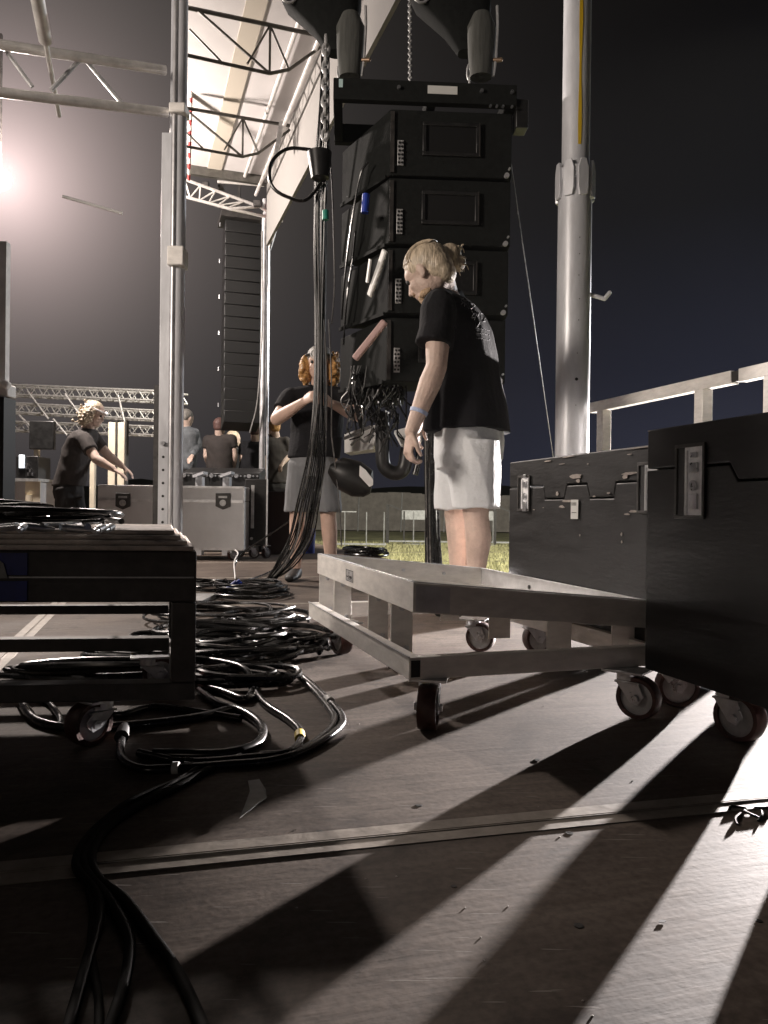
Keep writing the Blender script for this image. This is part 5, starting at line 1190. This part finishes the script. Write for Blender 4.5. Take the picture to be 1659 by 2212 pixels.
# ---- generic crew figure
def crew(label, px, Y, J, skin='skin', shirt='shirt', legs='trousers', hair='hair_dark', face=V((0, 1, 0)), vox=.009, sleeves=.6, short=False, longhair=0, extra=None, hup=Z, hs=1.0):
    """J: pixel joints (px,py[,dY]); built at depth Y"""
    def g(k):
        v_ = J[k]; return at(v_[0], v_[1], Y + (v_[2] if len(v_) > 2 else 0))
    base = at(px, 1100, Y); t = thing('person', V((base.x, Y, 0)), label, 'person')
    F = V((face[0], face[1], 0)).normalized(); S = V((F.y, -F.x, 0))
    b = MB(); hc = g('head'); P, A_ = head(b, hc, face, hup, hs)
    nk = g('neck'); ch = g('chest'); pv = g('hip')
    b.cap(P(-.03, 0, -.05), nk, .055, .062); b.cap(nk, ch, .06, .12); b.cap(ch, pv, .12, .12)
    for sd_ in 'LR':
        if 'sh' + sd_ in J:
            s_, e_, w__ = g('sh' + sd_), g('el' + sd_), g('wr' + sd_)
            limb(b, [s_, e_], [.058, .045]); limb(b, [e_, e_.lerp(w__, .3), w__], [.045, .046, .028])
            hd_ = (w__ - e_).normalized(); hand(b, w__, hd_, J.get('palm' + sd_, V((0, -.3, -1))), 1.0, J.get('curl', .6), 1 if sd_ == 'L' else -1)
    wd = S * .09
    for s_ in (-1, 1):
        hp = V((pv.x, pv.y, pv.z)) + wd * s_ - Z * .03; an = V((base.x, Y, .09)) + wd * s_ * 1.4 + V((J.get('foot', 0), 0, 0)); kn = hp.lerp(an, .48) + F * .03
        limb(b, [hp, kn], [.085, .058]); limb(b, [kn, kn.lerp(an, .35) - F * .01, an], [.056, .056, .036])
        J.setdefault('_legs', []).append((hp, kn, an))
    b.build('body', skin, t, remesh=vox, smooth_it=2)
    if Y < 9: eyes(P, A_, hs, t)
    sa = .19
    b = MB(); up_ = (nk - ch).normalized(); L = [(nk + Z * -.005, S * .075, F * .065), (nk.lerp(ch, .25), S * .17, F * .10), (nk.lerp(ch, .6), S * .2, F * .12), (ch, S * .19, F * .13), (ch.lerp(pv, .5), S * .18, F * .13), (pv, S * .185, F * .14)]
    b.loft(L, 24)
    for sd_ in 'LR':
        if 'sh' + sd_ in J:
            s_, e_ = g('sh' + sd_), g('el' + sd_); b.ell(s_, .078); b.cyl(s_, s_.lerp(e_, sleeves), .078, .072, 16); b.cap(nk.lerp(ch, .3), s_, .08, .07)
            if sleeves > .9: w__ = g('wr' + sd_); b.cap(e_, e_.lerp(w__, .85), .062, .045)
    folds(b.build('shirt', shirt, t, remesh=vox, smooth_it=2), .010, (7, 7, 4), px * .1, .3)
    b = MB(); b.loft([(pv + Z * .04, S * .165, F * .13), (pv - Z * .06, S * .18, F * .14), (pv - Z * .13, S * .16, F * .12)], 20)
    for hp, kn, an in J['_legs']:
        if short: b.loft([(hp, S * .09, F * .11), (hp.lerp(kn, .98), S * .095, F * .10)], 16)
        else: b.cyl(hp, kn, .095, .075, 16); b.ell(kn, .075); b.cyl(kn, an - Z * .03, .075, .06, 16)
    b.build('shorts' if short else 'trousers', legs, t, remesh=vox, smooth_it=1)
    folds(t.children[-1], .010, (9, 9, 3), px * .2, .2)
    b = MB()
    for hp, kn, an in J['_legs']: shoe(b, an, F)
    b.build('shoes', 'shoe', t, remesh=vox, smooth_it=1)
    if hair:
        b = MB(); b.ell(P(-.022, 0, .032), (.098 * hs, .082 * hs, .088 * hs), A_, 16, 12); b.ell(P(-.05, 0, -.005), (.062 * hs, .072 * hs, .07 * hs), A_)
        if longhair:
            rn = random.Random(int(px))
            for y in (-1, 1): b.ell(P(-.02, y * .088, -.030), (.070, .050, .085), A_); b.ell(P(-.015, y * .092, -.085), (.055, .040, .050), A_)
            for i in range(int(260 * longhair)):
                a1, a2 = rn.uniform(0, 6.28), rn.uniform(-1.5, 1.5); b.ell(P(-.02 + math.cos(a1) * math.cos(a2) * .070, rn.choice((-1, 1)) * (.088 + abs(math.sin(a1)) * math.cos(a2) * .048), -.045 + math.sin(a2) * .098), rn.uniform(.009, .015), n=8, m=6)
            for i in range(int(90 * longhair)): b.ell(P(rn.uniform(-.13, -.06), rn.uniform(-.1, .1), rn.uniform(-.15, .08)), rn.uniform(.010, .018), n=8, m=6)
        b.build('hair', hair, t, remesh=max(.0055, vox * .6), smooth_it=1)
    if extra: extra(t, P, A_)
    return t
def cap_lamp(t, P, A_):
    b = MB(); b.ell(P(-.012, 0, .045), (.106, .088, .080), A_, 18, 12); b.build('cap', 'hair_grey', t)
    b = MB(); pts = [P(-.012 + math.cos(a) * .108, math.sin(a) * .090, .052) for a in [k * math.pi / 10 for k in range(20)]]; b.tube(pts, .008, 6, closed=True); b.build('head_strap', 'black_plastic', t)
    b = MB(); b.cyl(P(.095, 0, .055), P(.130, 0, .050), .022, n=16); b.tube([P(.128, math.cos(a) * .030, .05 + math.sin(a) * .030) for a in [k * math.pi / 6 for k in range(12)]], .005, 6, closed=True); b.build('headlamp', 'white', t)
# curly man gripping the bundle
crew('curly ginger crew member in black t-shirt and grey shorts gripping the hanging cable bundle', 685, 5.35,
     dict(head=(690, 785, -.02), neck=(690, 838), chest=(688, 885), hip=(678, 990), shL=(628, 862, -.03), elL=(598, 905, -.12), wrL=(655, 868, -.30), shR=(752, 862, -.03), elR=(772, 898, -.12), wrR=(716, 872, -.30), palmL=V((1, 0, 0)), palmR=V((-1, 0, 0)), curl=1.0, foot=-.02),
     skin='skin_pale', shirt='shirt', legs='shorts_grey', hair='hair_ginger', face=V((-.12, -1, -.10)), vox=.007, short=True, longhair=1.0, extra=cap_lamp, hs=1.05)
# man with the headlamp bending over the desk
def lamp_band(t, P, A_):
    b = MB(); pts = [P(-.012 + math.cos(a) * .106, math.sin(a) * .088, .045) for a in [k * math.pi / 10 for k in range(20)]]; b.tube(pts, .009, 6, closed=True); b.build('head_strap', 'white', t)
    b = MB(); b.cyl(P(.095, 0, .045), P(.125, 0, .04), .020, n=14); b.build('headlamp', 'white', t)
crew('long-haired man with a headlamp in black leaning right over the desk with one arm out', 160, 7.5,
     dict(head=(205, 893), neck=(190, 926), chest=(170, 965), hip=(148, 1050), shL=(180, 948, -.15), elL=(208, 992, -.25), wrL=(246, 1014, -.25), shR=(200, 945, .15), elR=(235, 985, .2), wrR=(265, 1008, .2), palmL=V((0, 0, -1)), palmR=V((0, 0, -1)), curl=.4),
     skin='skin', shirt='shirt_brown', hair='hair_blond', face=V((.92, -.1, -.42)), vox=.009, longhair=.7, extra=lamp_band, hup=V((.3, 0, 1)))
# far crew
GP = 'crew members with their backs turned at the far desks'
specs = [
 ('grey-haired crew member in a grey jacket leaning right beside the tower', 405, 10.4, dict(head=(404, 903), neck=(402, 922), chest=(402, 950), hip=(398, 1015), shR=(420, 937), elR=(427, 965), wrR=(415, 985, -.2)), 'shirt_grey', 'hair_grey', V((.5, .8, -.3)), 1.0),
 ('crew member with cropped reddish hair in a dark t-shirt, back turned', 476, 10.2, dict(head=(475, 922), neck=(474, 942), chest=(474, 968), hip=(474, 1035), shL=(450, 952), elL=(446, 985), wrL=(455, 1012, .2), shR=(500, 950), elR=(506, 985), wrR=(503, 1018, .1)), 'shirt_brown', 'hair_dark', V((.15, 1, -.1)), .5),
 ('crew member half hidden behind the cropped-haired one, face turned right', 508, 11.2, dict(head=(505, 948), neck=(503, 966), chest=(502, 985), hip=(500, 1040)), 'shirt', 'hair_blond', V((1, .3, -.3)), .5),
 ('dark-haired crew member in a black patterned top bending beside the far mast', 552, 10.3, dict(head=(556, 936), neck=(552, 955), chest=(546, 980), hip=(540, 1042), shL=(528, 965), elL=(524, 995), wrL=(538, 1020, .2), shR=(568, 965), elR=(572, 995), wrR=(566, 1022, .1)), 'shirt', 'hair_dark', V((.5, .8, -.4)), .6),
 ('crew member with a raised elbow in a dark brown shirt right of the far mast', 598, 10.6, dict(head=(592, 925), neck=(596, 945), chest=(600, 975), hip=(600, 1045), shR=(618, 955), elR=(622, 985), wrR=(612, 1000, -.1), shL=(582, 952), elL=(575, 935), wrL=(585, 918, .1)), 'shirt_brown', 'hair_ginger', V((-.4, .8, -.1)), .6),
]
for lb, px, Y, J, sh_, hr, fc_, sl in specs:
    t = crew(lb, px, Y, J, skin='skin', shirt=sh_, hair=hr, face=fc_, vox=.013, sleeves=sl if sl < .9 else .95); t['group'] = GP

# ================================================================ haze
hz_ = MB(); hz_.obox((-16, -4, -1.6), (32, 0, 0), (0, 46, 0), (0, 0, 8.0))
hm = bpy.data.materials.new('haze_air'); hm.use_nodes = True; n = hm.node_tree; n.nodes.clear()
pv_ = n.nodes.new('ShaderNodeVolumePrincipled'); ou = n.nodes.new('ShaderNodeOutputMaterial'); pv_.inputs['Color'].default_value = (.85, .82, .8, 1); pv_.inputs['Density'].default_value = .0002; pv_.inputs['Anisotropy'].default_value = .35
n.links.new(pv_.outputs[0], ou.inputs['Volume'])
M['haze'] = hm
tag(hz_.build('haze', 'haze', smooth=False), kind='stuff')
